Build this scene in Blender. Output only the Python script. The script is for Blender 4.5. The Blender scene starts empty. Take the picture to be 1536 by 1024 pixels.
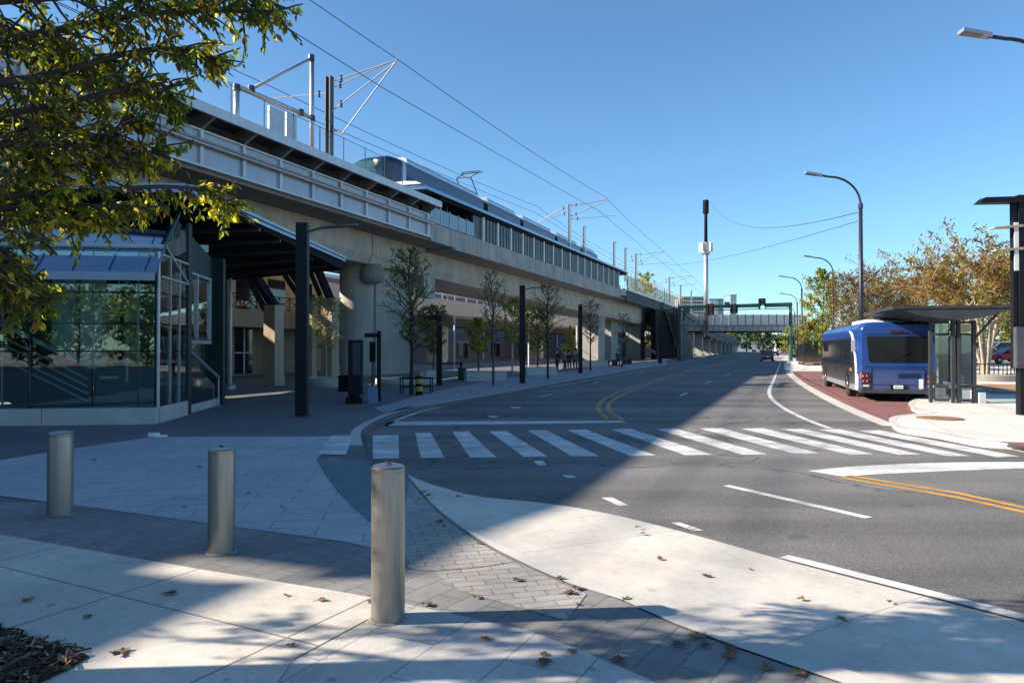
import bpy, math, random
from mathutils import Vector, Matrix
R = math.radians
scene = bpy.context.scene
COL = scene.collection
F = 1100.0; HZ = 524.0; EYE = 1.7
PITCH = math.atan((HZ - 512) / F)
CP, SP = math.cos(PITCH), math.sin(PITCH)

# ------------------------------------------------------------------ measuring helpers (survey of the place)
def ray(x, y):
    dx = (x - 768) / F; dy = (512 - y) / F
    return Vector((dx, CP - dy * SP, SP + dy * CP))
def G(x, y, z=0.0):
    r = ray(x, y); t = (z - EYE) / r.z
    return Vector((r.x * t, r.y * t, z))
def at(x, y, Y):
    r = ray(x, y); t = Y / r.y
    return Vector((r.x * t, Y, EYE + r.z * t))
U = Vector((.358, .9337, 0)); N = Vector((.9337, -.358, 0)); A0 = Vector((-7.5, 43.8, 0))
UANG = math.atan2(U.y, U.x)
def VW(s, n, z):
    return A0 + U * s + N * n + Vector((0, 0, z))
def V(x, y, n=0.0):
    r = ray(x, y); o = A0 + N * n
    t = (o.x * N.x + o.y * N.y) / (r.x * N.x + r.y * N.y)
    p = Vector((r.x * t, r.y * t, 0)) - o
    return p.dot(U), EYE + r.z * t
ROADZ = -.12

# ------------------------------------------------------------------ mesh builder
ROOT = {}
class MB:
    def __init__(s): s.v = []; s.f = []; s.m = []
    def add(s, vs, fs, mi=0):
        b = len(s.v); s.v += [tuple(p) for p in vs]
        for q in fs: s.f.append(tuple(b + i for i in q)); s.m.append(mi)
        return s
    def hexa(s, p, mi=0):
        return s.add(p, [(0,3,2,1),(4,5,6,7),(0,1,5,4),(1,2,6,5),(2,3,7,6),(3,0,4,7)], mi)
    def box(s, c, d, rz=0.0, mi=0, M=None):
        c = Vector(c); h = Vector(d) / 2
        if M is None: M = Matrix.Rotation(rz, 3, 'Z')
        p = [c + M @ Vector((a*h.x, b*h.y, e*h.z)) for e in (-1,1) for a,b in ((-1,-1),(1,-1),(1,1),(-1,1))]
        return s.hexa(p, mi)
    def b2(s, x0, x1, y0, y1, z0, z1, mi=0):
        return s.box(((x0+x1)/2,(y0+y1)/2,(z0+z1)/2), (x1-x0,y1-y0,z1-z0), mi=mi)
    def vb(s, s0, s1, n0, n1, z0, z1, mi=0):
        p = [VW(a, b, z) for z in (z0, z1) for a, b in ((s0,n0),(s1,n0),(s1,n1),(s0,n1))]
        return s.hexa(p, mi)
    def vprism(s, s0, s1, prof, mi=0):      # profile of (n, z) swept along the viaduct; s0/s1
        return s.prism([VW(s0, n, z) for n, z in prof], [VW(s1, n, z) for n, z in prof], mi)
    def prism(s, a, b, mi=0, caps=True):
        n = len(a); fs = [(i, (i+1) % n, n+(i+1) % n, n+i) for i in range(n)]
        if caps: fs += [tuple(range(n))[::-1], tuple(range(n, 2*n))]
        return s.add(list(a)+list(b), fs, mi)
    def slab(s, poly, z0, z1, mi=0):
        return s.prism([(p[0],p[1],z0) for p in poly], [(p[0],p[1],z1) for p in poly], mi)
    def sheet(s, poly, z=None, mi=0):
        return s.add([(p[0],p[1],p[2] if z is None else z) for p in poly], [tuple(range(len(poly)))], mi)
    def tube(s, pts, rad, n=8, mi=0, cap=True):
        pts = [Vector(p) for p in pts]
        if not hasattr(rad, '__len__'): rad = [rad]*len(pts)
        rings = []; up = None
        for i, p in enumerate(pts):
            d = (pts[min(i+1,len(pts)-1)] - pts[max(i-1,0)])
            if d.length < 1e-9: d = Vector((0,0,1))
            d.normalize()
            if up is None:
                up = Vector((0,0,1)) if abs(d.z) < .9 else Vector((1,0,0))
            x = d.cross(up)
            if x.length < 1e-6: x = d.cross(Vector((0,1,0)))
            x.normalize(); y = x.cross(d); up = y.copy()
            rings.append([p + (x*math.cos(2*math.pi*k/n) + y*math.sin(2*math.pi*k/n))*rad[i] for k in range(n)])
        vs = [q for r in rings for q in r]; fs = []
        for i in range(len(pts)-1):
            for k in range(n):
                fs.append((i*n+k, i*n+(k+1)%n, (i+1)*n+(k+1)%n, (i+1)*n+k))
        if cap: fs += [tuple(range(n))[::-1], tuple(range((len(pts)-1)*n, len(pts)*n))]
        return s.add(vs, fs, mi)
    def bar(s, a, b, w, h, mi=0):           # rectangular bar from a to b
        a = Vector(a); b = Vector(b); d = (b-a); L = d.length; d.normalize()
        up = Vector((0,0,1)) if abs(d.z) < .95 else Vector((0,1,0))
        x = d.cross(up).normalized(); y = x.cross(d)
        M = Matrix((x, y, d)).transposed()
        return s.box((a+b)/2, (w, h, L), M=M, mi=mi)
    def lathe(s, prof, c=(0,0,0), n=24, mi=0, axis='Z'):
        vs = []; c = Vector(c)
        for r, z in prof:
            for k in range(n):
                a = 2*math.pi*k/n; q = (r*math.cos(a), r*math.sin(a), z)
                if axis == 'Y': q = (q[0], q[2], q[1])
                if axis == 'X': q = (q[2], q[0], q[1])
                vs.append(c + Vector(q))
        m = len(prof)
        fs = [(i*n+k, i*n+(k+1)%n, (i+1)*n+(k+1)%n, (i+1)*n+k) for i in range(m-1) for k in range(n)]
        fs += [tuple(range(n))[::-1], tuple(range((m-1)*n, m*n))]
        return s.add(vs, fs, mi)
    def loft(s, secs, mi=0, caps=True):
        n = len(secs[0]); vs = [p for q in secs for p in q]
        fs = [(i*n+k, i*n+(k+1)%n, (i+1)*n+(k+1)%n, (i+1)*n+k) for i in range(len(secs)-1) for k in range(n)]
        if caps: fs += [tuple(range(n))[::-1], tuple(range((len(secs)-1)*n, len(secs)*n))]
        return s.add(vs, fs, mi)
    def build(s, name, mats, parent=None, origin=None, world=False, smooth=False, auto=None):
        if not isinstance(mats, (list, tuple)): mats = [mats]
        vs = [Vector(p) for p in s.v]
        o_m = Matrix.Identity(4)
        if parent is not None:
            o_m = ROOT.get(parent.name, Matrix.Identity(4))
            if world:
                inv = o_m.inverted(); vs = [inv @ p for p in vs]
        elif origin is not None:
            o = Vector(origin); vs = [p - o for p in vs]
            o_m = Matrix.Translation(o)
        me = bpy.data.meshes.new(name)
        me.from_pydata([tuple(p) for p in vs], [], s.f)
        for m in mats: me.materials.append(m)
        if any(s.m): me.polygons.foreach_set('material_index', s.m)
        if smooth or auto: me.polygons.foreach_set('use_smooth', [True]*len(me.polygons))
        me.update()
        if auto:
            me.set_sharp_from_angle(angle=R(auto))
        ob = bpy.data.objects.new(name, me); COL.objects.link(ob)
        if parent is not None: ob.parent = parent
        elif origin is not None: ob.location = origin
        ROOT[ob.name] = o_m
        return ob
def tag(o, label=None, cat=None, group=None, kind=None):
    if label: o['label'] = label
    if cat: o['category'] = cat
    if group: o['group'] = group
    if kind: o['kind'] = kind
    return o
def thing(name, label, cat, loc=(0,0,0), rz=0.0, group=None):
    o = bpy.data.objects.new(name, None); COL.objects.link(o)
    o.empty_display_size = .2
    o.location = loc; o.rotation_euler = (0,0,rz)
    ROOT[o.name] = Matrix.Translation(Vector(loc)) @ Matrix.Rotation(rz, 4, 'Z')
    return tag(o, label, cat, group)
def dup(root, loc, rz=None, label=None, scale=None):
    r = root.copy(); COL.objects.link(r); r.location = loc
    if rz is not None: r.rotation_euler = (0,0,rz)
    if scale: r.scale = (scale,)*3
    if label: r['label'] = label
    for ch in list(root.children):
        c = ch.copy(); COL.objects.link(c); c.parent = r
        for g in list(ch.children):
            d = g.copy(); COL.objects.link(d); d.parent = c
    return r

# ------------------------------------------------------------------ materials
def _new(name):
    m = bpy.data.materials.new(name); m.use_nodes = True
    nt = m.node_tree
    return m, nt, nt.nodes['Principled BSDF']
def coords(nt, rot=0.0, scale=(1,1,1)):
    tc = nt.nodes.new('ShaderNodeTexCoord'); mp = nt.nodes.new('ShaderNodeMapping')
    mp.inputs['Rotation'].default_value = (0,0,rot); mp.inputs['Scale'].default_value = scale
    nt.links.new(tc.outputs['Object'], mp.inputs['Vector'])
    return mp.outputs['Vector']
def noise(nt, vec, scale, detail=4, rough=.6):
    n = nt.nodes.new('ShaderNodeTexNoise'); n.inputs['Scale'].default_value = scale
    n.inputs['Detail'].default_value = detail; n.inputs['Roughness'].default_value = rough
    nt.links.new(vec, n.inputs['Vector']); return n.outputs['Fac']
def ramp(nt, fac, stops):
    r = nt.nodes.new('ShaderNodeValToRGB'); e = r.color_ramp.elements
    while len(e) < len(stops): e.new(.5)
    for i, (p, c) in enumerate(stops):
        e[i].position = p; e[i].color = (*c, 1) if len(c) == 3 else c
    nt.links.new(fac, r.inputs['Fac']); return r.outputs['Color']
def mixc(nt, a, b, fac, mode='MIX'):
    m = nt.nodes.new('ShaderNodeMix'); m.data_type = 'RGBA'; m.blend_type = mode
    for sock, val in ((m.inputs[0], fac), (m.inputs[6], a), (m.inputs[7], b)):
        if hasattr(val, 'node'): nt.links.new(val, sock)
        elif isinstance(val, (int, float)): sock.default_value = val
        else: sock.default_value = (*val, 1)
    return m.outputs[2]
def bump(nt, bs, fac, strength, dist=.01):
    b = nt.nodes.new('ShaderNodeBump'); b.inputs['Strength'].default_value = strength
    b.inputs['Distance'].default_value = dist
    nt.links.new(fac, b.inputs['Height']); nt.links.new(b.outputs['Normal'], bs.inputs['Normal'])
def sc(c, k): return tuple(min(1, x*k) for x in c)
def mat(name, c, rough=.6, metal=0.0, var=.12, nscale=3.0, fine=0.0, fscale=60.0, bmp=0.0, streak=0.0, stretch=(1,1,1), spec=None):
    m, nt, bs = _new(name)
    vec = coords(nt, 0, stretch)
    col = ramp(nt, noise(nt, vec, nscale, 5), [(.3, sc(c, 1-var)), (.7, sc(c, 1+var))])
    if fine:
        fn = noise(nt, vec, fscale, 3, .7)
        col = mixc(nt, col, ramp(nt, fn, [(.35, (1-fine,)*3), (.65, (1+fine*.6,)*3)]), 1.0, 'MULTIPLY')
        if bmp: bump(nt, bs, fn, bmp, .004)
    elif bmp: bump(nt, bs, noise(nt, vec, fscale, 3), bmp, .01)
    if streak:
        v2 = coords(nt, 0, (2.6, 2.6, .10))
        col = mixc(nt, col, ramp(nt, noise(nt, v2, 1.6, 5, .65), [(.38, (1-streak,)*3), (.62, (1,1,1))]), 1.0, 'MULTIPLY')
    nt.links.new(col, bs.inputs['Base Color'])
    bs.inputs['Roughness'].default_value = rough; bs.inputs['Metallic'].default_value = metal
    if spec is not None: bs.inputs['Specular IOR Level'].default_value = spec
    return m
def brickmat(name, c1, c2, mortar, w, h, rot, msize=.006, rough=.75, var=.15, bmp=.3, offset=.5, stain=.15, grain=.12):
    m, nt, bs = _new(name)
    vec = coords(nt, rot)
    b = nt.nodes.new('ShaderNodeTexBrick'); nt.links.new(vec, b.inputs['Vector'])
    b.inputs['Color1'].default_value = (*c1,1); b.inputs['Color2'].default_value = (*c2,1); b.inputs['Mortar'].default_value = (*mortar,1)
    b.inputs['Scale'].default_value = 1; b.inputs['Brick Width'].default_value = w; b.inputs['Row Height'].default_value = h
    b.inputs['Mortar Size'].default_value = msize; b.inputs['Mortar Smooth'].default_value = .15; b.offset = offset
    col = mixc(nt, b.outputs['Color'], ramp(nt, noise(nt, vec, .7, 6, .65), [(.3, (1-stain,)*3), (.7, (1+stain,)*3)]), 1, 'MULTIPLY')
    col = mixc(nt, col, ramp(nt, noise(nt, vec, 9, 4, .7), [(.3, (1-stain*.5,)*3), (.6, (1.04,)*3)]), 1, 'MULTIPLY')
    fn = noise(nt, vec, 160, 3, .7)
    col = mixc(nt, col, ramp(nt, fn, [(.3, (1-grain,)*3), (.7, (1+grain,)*3)]), 1, 'MULTIPLY')
    nt.links.new(col, bs.inputs['Base Color']); bs.inputs['Roughness'].default_value = rough
    inv = nt.nodes.new('ShaderNodeMath'); inv.operation = 'MULTIPLY_ADD'
    nt.links.new(b.outputs['Fac'], inv.inputs[0]); inv.inputs[1].default_value = -1
    nt.links.new(fn, inv.inputs[2])
    bump(nt, bs, inv.outputs[0], bmp, .006)
    return m
def glassmat(name, tint, refl=.1, rough=.01, dens=1.0):
    m = bpy.data.materials.new(name); m.use_nodes = True; nt = m.node_tree; nt.nodes.clear()
    out = nt.nodes.new('ShaderNodeOutputMaterial'); mx = nt.nodes.new('ShaderNodeMixShader')
    tr = nt.nodes.new('ShaderNodeBsdfTransparent'); tr.inputs[0].default_value = (*tint,1)
    gl = nt.nodes.new('ShaderNodeBsdfGlossy'); gl.inputs['Roughness'].default_value = rough; gl.inputs['Color'].default_value = (.95,1,1,1)
    fr = nt.nodes.new('ShaderNodeFresnel'); fr.inputs['IOR'].default_value = 1.5
    ad = nt.nodes.new('ShaderNodeMath'); ad.operation = 'MULTIPLY_ADD'; ad.use_clamp = True
    nt.links.new(fr.outputs[0], ad.inputs[0]); ad.inputs[1].default_value = 1.4; ad.inputs[2].default_value = refl
    nz = noise(nt, coords(nt), .8, 2); bm = nt.nodes.new('ShaderNodeBump'); bm.inputs['Strength'].default_value = .04; bm.inputs['Distance'].default_value = .05
    nt.links.new(nz, bm.inputs['Height']); nt.links.new(bm.outputs[0], gl.inputs['Normal'])
    nt.links.new(ad.outputs[0], mx.inputs[0]); nt.links.new(tr.outputs[0], mx.inputs[1]); nt.links.new(gl.outputs[0], mx.inputs[2])
    nt.links.new(mx.outputs[0], out.inputs[0]); return m
def leafmat(name, c, var=.3, trans=.45):
    m = bpy.data.materials.new(name); m.use_nodes = True; nt = m.node_tree; nt.nodes.clear()
    out = nt.nodes.new('ShaderNodeOutputMaterial')
    col = ramp(nt, noise(nt, coords(nt), 2.5, 4), [(.3, sc(c, 1-var)), (.7, sc(c, 1+var))])
    d = nt.nodes.new('ShaderNodeBsdfPrincipled'); d.inputs['Roughness'].default_value = .5
    t = nt.nodes.new('ShaderNodeBsdfTranslucent'); mx = nt.nodes.new('ShaderNodeMixShader'); mx.inputs[0].default_value = trans
    nt.links.new(col, d.inputs['Base Color'])
    nt.links.new(mixc(nt, col, (2.2,2.2,.8), 1, 'MULTIPLY'), t.inputs['Color'])
    nt.links.new(d.outputs[0], mx.inputs[1]); nt.links.new(t.outputs[0], mx.inputs[2]); nt.links.new(mx.outputs[0], out.inputs[0])
    return m
def emat(name, c, s):
    m, nt, bs = _new(name)
    bs.inputs['Base Color'].default_value = (*c,1); bs.inputs['Emission Color'].default_value = (*c,1); bs.inputs['Emission Strength'].default_value = s
    return m
def meshmat(name, c, density):                 # fine wire mesh seen from afar
    m = bpy.data.materials.new(name); m.use_nodes = True; nt = m.node_tree; nt.nodes.clear()
    out = nt.nodes.new('ShaderNodeOutputMaterial'); mx = nt.nodes.new('ShaderNodeMixShader'); mx.inputs[0].default_value = density
    tr = nt.nodes.new('ShaderNodeBsdfTransparent'); d = nt.nodes.new('ShaderNodeBsdfDiffuse'); d.inputs[0].default_value = (*c,1)
    nt.links.new(tr.outputs[0], mx.inputs[1]); nt.links.new(d.outputs[0], mx.inputs[2]); nt.links.new(mx.outputs[0], out.inputs[0]); return m

M = {}
def asphalt(name, c):
    m, nt, bs = _new(name); vec = coords(nt)
    col = ramp(nt, noise(nt, vec, .25, 6, .6), [(.3, sc(c, .68)), (.7, sc(c, 1.28))])
    st = coords(nt, -UANG, (.035, .55, 1))
    col = mixc(nt, col, ramp(nt, noise(nt, st, 1.0, 4, .6), [(.36, (.62,)*3), (.62, (1.14,)*3)]), 1, 'MULTIPLY')
    fn = noise(nt, vec, 48, 6, .85)
    col = mixc(nt, col, ramp(nt, fn, [(.34, (.42,)*3), (.5, (.95,)*3), (.66, (2.0,)*3)]), 1, 'MULTIPLY')
    vo = nt.nodes.new('ShaderNodeTexVoronoi'); vo.feature = 'DISTANCE_TO_EDGE'; vo.inputs['Scale'].default_value = .14
    wv = nt.nodes.new('ShaderNodeVectorMath'); wv.operation = 'ADD'
    nz = nt.nodes.new('ShaderNodeTexNoise'); nz.inputs['Scale'].default_value = .8; nz.inputs['Detail'].default_value = 6
    nt.links.new(vec, nz.inputs['Vector']); nt.links.new(vec, wv.inputs[0])
    sm = nt.nodes.new('ShaderNodeVectorMath'); sm.operation = 'SCALE'; sm.inputs['Scale'].default_value = 3.0
    nt.links.new(nz.outputs['Color'], sm.inputs[0]); nt.links.new(sm.outputs[0], wv.inputs[1]); nt.links.new(wv.outputs[0], vo.inputs['Vector'])
    col = mixc(nt, col, ramp(nt, vo.outputs['Distance'], [(0, (.42,)*3), (.004, (.55,)*3), (.009, (1,)*3)]), 1, 'MULTIPLY')
    nt.links.new(col, bs.inputs['Base Color']); bs.inputs['Roughness'].default_value = .85
    bump(nt, bs, fn, .45, .006); return m
M['asphalt'] = asphalt('asphalt', (.135,.128,.122))
M['plaza'] = mat('plaza_paving', (.13,.13,.135), .8, var=.2, nscale=.6, fine=.15, fscale=90)
M['ground'] = mat('ground', (.16,.15,.13), .9, var=.3, nscale=.05)
M['pavlight'] = brickmat('light_pavers', (.40,.41,.42), (.36,.37,.39), (.17,.17,.18), .9, .3, -R(7.6), .006, stain=.14)
M['pavdark'] = brickmat('dark_pavers', (.225,.218,.207), (.185,.18,.172), (.12,.117,.113), .4, .2, -R(57), .006, stain=.26, bmp=.4)
M['pavstrip'] = brickmat('strip_pavers', (.36,.335,.30), (.30,.28,.255), (.17,.16,.145), .24, .11, -R(15), .006, stain=.28, bmp=.7)
M['tactile'] = mat('tactile', (.12,.16,.19), .7, var=.15, nscale=5, fine=.2, fscale=30, bmp=.4)
M['slabs'] = brickmat('concrete_slabs', (.54,.495,.43), (.50,.46,.40), (.16,.15,.13), 1.6, 1.6, R(28), .008, offset=0, stain=.24, grain=.2)
M['slabs2'] = brickmat('front_pavers', (.47,.44,.40), (.43,.405,.37), (.22,.21,.19), .9, .45, -R(64), .005, stain=.26, grain=.2)
M['apron'] = brickmat('apron_concrete', (.555,.51,.445), (.525,.485,.425), (.33,.31,.28), 3.2, 2.4, -R(38), .006, offset=0, stain=.2, grain=.16, bmp=.25)
M['border'] = mat('border_concrete', (.47,.45,.41), .85, var=.1, nscale=2, fine=.1, fscale=120)
M['walk'] = brickmat('sidewalk', (.60,.56,.50), (.56,.525,.47), (.3,.28,.25), 1.5, 1.5, -UANG, .01, offset=0, stain=.12)
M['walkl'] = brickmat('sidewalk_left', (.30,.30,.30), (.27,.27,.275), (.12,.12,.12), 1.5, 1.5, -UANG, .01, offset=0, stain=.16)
M['redlane'] = mat('red_lane', (.20,.085,.078), .8, var=.18, nscale=1, fine=.2, fscale=60)
def paintmat(name, c, wear):
    m, nt, bs = _new(name); vec = coords(nt)
    a = ramp(nt, noise(nt, vec, 2.2, 8, .75), [(.30, sc(c, .38)), (.30+wear, sc(c, .86)), (.8, c)])
    col = mixc(nt, a, ramp(nt, noise(nt, vec, 90, 3, .8), [(.33, (.45,)*3), (.47, (1,)*3)]), 1, 'MULTIPLY')
    st = coords(nt, -UANG, (.2, 1.5, 1)); col = mixc(nt, col, ramp(nt, noise(nt, st, 1.3, 6, .7), [(.34, (.55,)*3), (.56, (1,)*3)]), 1, 'MULTIPLY')
    nt.links.new(col, bs.inputs['Base Color']); bs.inputs['Roughness'].default_value = .7; return m
M['white'] = paintmat('white_paint', (.76,.75,.72), .2)
M['yellow'] = paintmat('yellow_paint', (.62,.33,.06), .15)
M['hill'] = mat('wooded_hill', (.10,.13,.14), .95, var=.4, nscale=.05, fine=.4, fscale=.6)
M['mulch'] = mat('mulch', (.055,.035,.022), .95, var=.6, nscale=25, fine=.4, fscale=60, bmp=1)
M['dirt'] = mat('orange_soil', (.32,.16,.07), .95, var=.35, nscale=3)
M['conc'] = mat('concrete', (.50,.45,.375), .85, var=.2, nscale=.9, fine=.10, fscale=18, streak=.15)
M['conc2'] = mat('parapet_concrete', (.44,.42,.39), .85, var=.18, nscale=.7, fine=.1, fscale=18, streak=.3)
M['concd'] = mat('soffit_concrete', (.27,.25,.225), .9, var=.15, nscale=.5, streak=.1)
M['steelg'] = mat('grey_steel_panel', (.40,.44,.50), .45, .25, var=.06, nscale=.6, streak=.12)
M['steelw'] = mat('pale_steel', (.58,.60,.63), .45, .2, var=.1, nscale=.7, streak=.15)
M['steeld'] = mat('dark_steel', (.05,.055,.065), .45, .4, var=.15)
M['galv'] = mat('galvanised', (.42,.43,.44), .4, .7, var=.12, nscale=4)
M['black'] = mat('black_paint', (.008,.009,.012), .5, 0, var=.2, spec=.22); M['lampblue'] = mat('lamp_paint', (.018,.022,.036), .4, 0, var=.1, spec=.4); M['darkgrey'] = mat('dark_grey_steel', (.035,.04,.048), .6, 0, var=.2, spec=.25); M['panelglass'] = mat('pale_glass_panel', (.22,.32,.40), .3, 0, var=.2, spec=.3); M['screen'] = mat('grey_green_screen', (.05,.06,.065), .35, 0, var=.3, nscale=1, spec=.35); M['trainbody'] = mat('train_body', (.05,.075,.125), .3, 0, var=.1)
M['blackm'] = mat('black_matte', (.010,.010,.011), .8, 0, var=.3, spec=.15)
M['piershade'] = mat('shaded_pier_concrete', (.37,.345,.305), .88, var=.14, nscale=.6, fine=.1, fscale=20, streak=.12); M['bridgegrey'] = mat('bridge_grey', (.36,.35,.33), .7, var=.1, streak=.2)  # pier concrete is darkened, putting the shade under the deck into its colour
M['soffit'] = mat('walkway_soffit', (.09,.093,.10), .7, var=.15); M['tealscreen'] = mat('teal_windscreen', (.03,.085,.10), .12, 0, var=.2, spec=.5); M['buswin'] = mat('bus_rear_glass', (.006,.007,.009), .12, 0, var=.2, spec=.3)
M['boxgrey'] = mat('grey_cabinet', (.06,.063,.07), .5)
M['navy'] = mat('navy_seam_metal', (.22,.27,.35), .28, .85, var=.1)
M['teal'] = mat('dark_teal_frame', (.012,.03,.033), .4, .3, var=.1)
M['stone'] = brickmat('sandstone', (.40,.315,.21), (.36,.28,.185), (.2,.15,.1), 1.2, .6, 0, .008)
M['stonep'] = mat('sandstone_plain', (.38,.31,.22), .85, var=.12, nscale=1, fine=.1, fscale=30, streak=.12)
M['brushed'] = None
def brushed():
    m, nt, bs = _new('brushed_stainless')
    v = coords(nt, 0, (60, 60, 1.2))
    n = noise(nt, v, 3, 3)
    nt.links.new(ramp(nt, n, [(.3, (.27,.25,.225)), (.7, (.35,.33,.30))]), bs.inputs['Base Color'])
    bs.inputs['Metallic'].default_value = .9
    nt.links.new(ramp(nt, noise(nt, coords(nt), 5, 4), [(.3, (.32,)*3), (.7, (.5,)*3)]), bs.inputs['Roughness'])
    return m
M['brushed'] = brushed()
M['glass'] = glassmat('teal_glass', (.78,.90,.88), .06)
M['glassroof'] = glassmat('roof_glass', (.25,.42,.45), .38)
M['glassrail'] = glassmat('rail_glass', (.45,.60,.68), .03)
M['glassclear'] = glassmat('clear_glass', (.80,.90,.88), .06)
M['glassdark'] = mat('dark_window', (.012,.014,.018), .06, 0, var=.2, spec=.8)
M['glassfar'] = mat('pale_glass_wall', (.25,.36,.42), .15, .2, var=.25, nscale=.3)
M['bark'] = mat('grey_bark', (.10,.08,.062), .9, var=.3, nscale=8, stretch=(3,3,.5), bmp=.6, fscale=40)
M['barkp'] = mat('pale_bark', (.36,.30,.22), .85, var=.3, nscale=5, stretch=(3,3,.5))
M['barkd'] = mat('dark_bark', (.035,.03,.026), .9, var=.3, nscale=8)
M['lf1'] = leafmat('leaf_green', (.12,.15,.022), trans=.58); M['lf2'] = leafmat('leaf_dark', (.055,.08,.016), trans=.5); M['lf3'] = leafmat('leaf_yellow', (.42,.34,.035), trans=.6); M['lf4'] = leafmat('leaf_rust', (.17,.085,.02))
M['ly1'] = leafmat('leaf_lime', (.32,.34,.04)); M['ly2'] = leafmat('leaf_olive', (.22,.20,.05)); M['lb1'] = leafmat('leaf_bronze', (.14,.07,.025)); M['lb2'] = leafmat('leaf_tan', (.16,.10,.035)); M['lb3'] = leafmat('leaf_gold', (.32,.20,.04))
M['lg1'] = leafmat('leaf_evergreen', (.04,.085,.03)); M['lg2'] = leafmat('leaf_deep', (.07,.12,.025)); M['ld1'] = leafmat('leaf_dusk', (.075,.085,.05), trans=.25)
M['busblue'] = mat('bus_blue_paint', (.009,.042,.20), .25, 0, var=.05, nscale=1); M['busblack'] = mat('bus_black_panel', (.012,.013,.016), .18, var=.2); M['paintw'] = mat('white_vehicle_paint', (.70,.71,.72), .3, var=.05)
M['silver'] = mat('silver_paint', (.46,.48,.51), .3, .5, var=.05); M['trainblue'] = mat('train_navy', (.010,.020,.05), .3, 0, var=.15, spec=.3)
def grime(m):
    nt = m.node_tree; bs = nt.nodes['Principled BSDF']; old = bs.inputs['Base Color'].links[0].from_socket
    tc = nt.nodes.new('ShaderNodeTexCoord'); sx_ = nt.nodes.new('ShaderNodeSeparateXYZ'); nt.links.new(tc.outputs['Object'], sx_.inputs[0])
    n = noise(nt, coords(nt, 0, (1,1,.35)), 2.5, 6, .7); ad = nt.nodes.new('ShaderNodeMath'); ad.operation = 'MULTIPLY_ADD'
    nt.links.new(n, ad.inputs[0]); ad.inputs[1].default_value = -1.3; nt.links.new(sx_.outputs[2], ad.inputs[2])
    f = ramp(nt, ad.outputs[0], [(.0, (.30,)*3), (.6, (0,)*3)])
    c = mixc(nt, old, (.12,.105,.09), f); nt.links.new(c, bs.inputs['Base Color'])
    nt.links.new(ramp(nt, n, [(.3, (.18,)*3), (.7, (.42,)*3)]), bs.inputs['Roughness'])
for k_ in ('busblue','busblack','paintw','silver'): grime(M[k_])
def spots(m, scale, size, dark):                  # gum spots, drips and small stains with a shape of their own
    nt = m.node_tree; bs = nt.nodes['Principled BSDF']; old = bs.inputs['Base Color'].links[0].from_socket
    v = nt.nodes.new('ShaderNodeTexVoronoi'); v.inputs['Scale'].default_value = scale; v.inputs['Randomness'].default_value = 1
    nt.links.new(coords(nt), v.inputs['Vector'])
    n = noise(nt, coords(nt), 1.2, 3); ad = nt.nodes.new('ShaderNodeMath'); ad.operation = 'MULTIPLY_ADD'
    nt.links.new(n, ad.inputs[0]); ad.inputs[1].default_value = .9; nt.links.new(v.outputs['Distance'], ad.inputs[2])
    f = ramp(nt, ad.outputs[0], [(0, (dark,)*3), (size, (dark,)*3), (size+.05, (1,)*3)])
    nt.links.new(mixc(nt, old, f, 1, 'MULTIPLY'), bs.inputs['Base Color'])
for k_, a_ in (('slabs',(5.5,.47,.62)),('slabs2',(5,.47,.66)),('apron',(3.5,.46,.78)),('walk',(4,.46,.75)),('pavlight',(5,.46,.72)),('asphalt',(1.1,.48,.68))): spots(M[k_], *a_)
M['rubber'] = mat('rubber', (.015,.015,.015), .8, var=.2); M['chrome'] = mat('wheel_metal', (.5,.5,.5), .3, .9)
M['redlamp'] = mat('red_lens', (.16,.008,.008), .2); M['orange'] = mat('orange_lens', (.7,.22,.02), .25); M['redcar'] = mat('red_paint', (.25,.012,.018), .25); M['yelb'] = mat('yellow_band', (.33,.34,.03), .5)
M['greenlit'] = emat('green_signal', (.08,.95,.55), 2.5); M['redlit'] = emat('red_signal', (.16,.012,.012), .15); M['headlit'] = emat('amber_lamp', (1,.55,.2), 2.5)
M['signgreen'] = mat('green_sign', (.012,.075,.065), .5); M['whitep'] = mat('white_panel', (.72,.72,.70), .5); M['rust'] = mat('rusty_iron', (.22,.12,.06), .8, var=.3, nscale=9)
M['bluep'] = mat('blue_board', (.10,.16,.28), .5); M['navycloth'] = mat('dark_cloth', (.02,.022,.03), .9); M['skin'] = mat('skin', (.45,.28,.2), .6); M['jean'] = mat('denim', (.04,.055,.09), .9); M['hair'] = mat('hair', (.02,.015,.01), .8); M['greencloth'] = mat('green_cloth', (.03,.06,.035), .9); M['greycloth'] = mat('grey_cloth', (.12,.12,.13), .9)
M['fence'] = meshmat('wire_mesh', (.35,.4,.45), .06); M['fence2'] = meshmat('brown_mesh', (.25,.21,.17), .35); M['fencew'] = meshmat('pale_mesh_panel', (.66,.64,.59), .8); M['fretwork'] = meshmat('fretwork', (.01,.01,.01), .75)
M['dead'] = mat('dry_leaf', (.19,.10,.04), .8, var=.4, nscale=20); M['dead2'] = mat('dry_leaf_dark', (.10,.06,.032), .8, var=.4, nscale=20)
M['farwall'] = mat('grey_block_wall', (.10,.12,.15), .8, var=.15, nscale=.3); M['farwhite'] = mat('pale_render', (.52,.50,.47), .85, var=.1)

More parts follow.
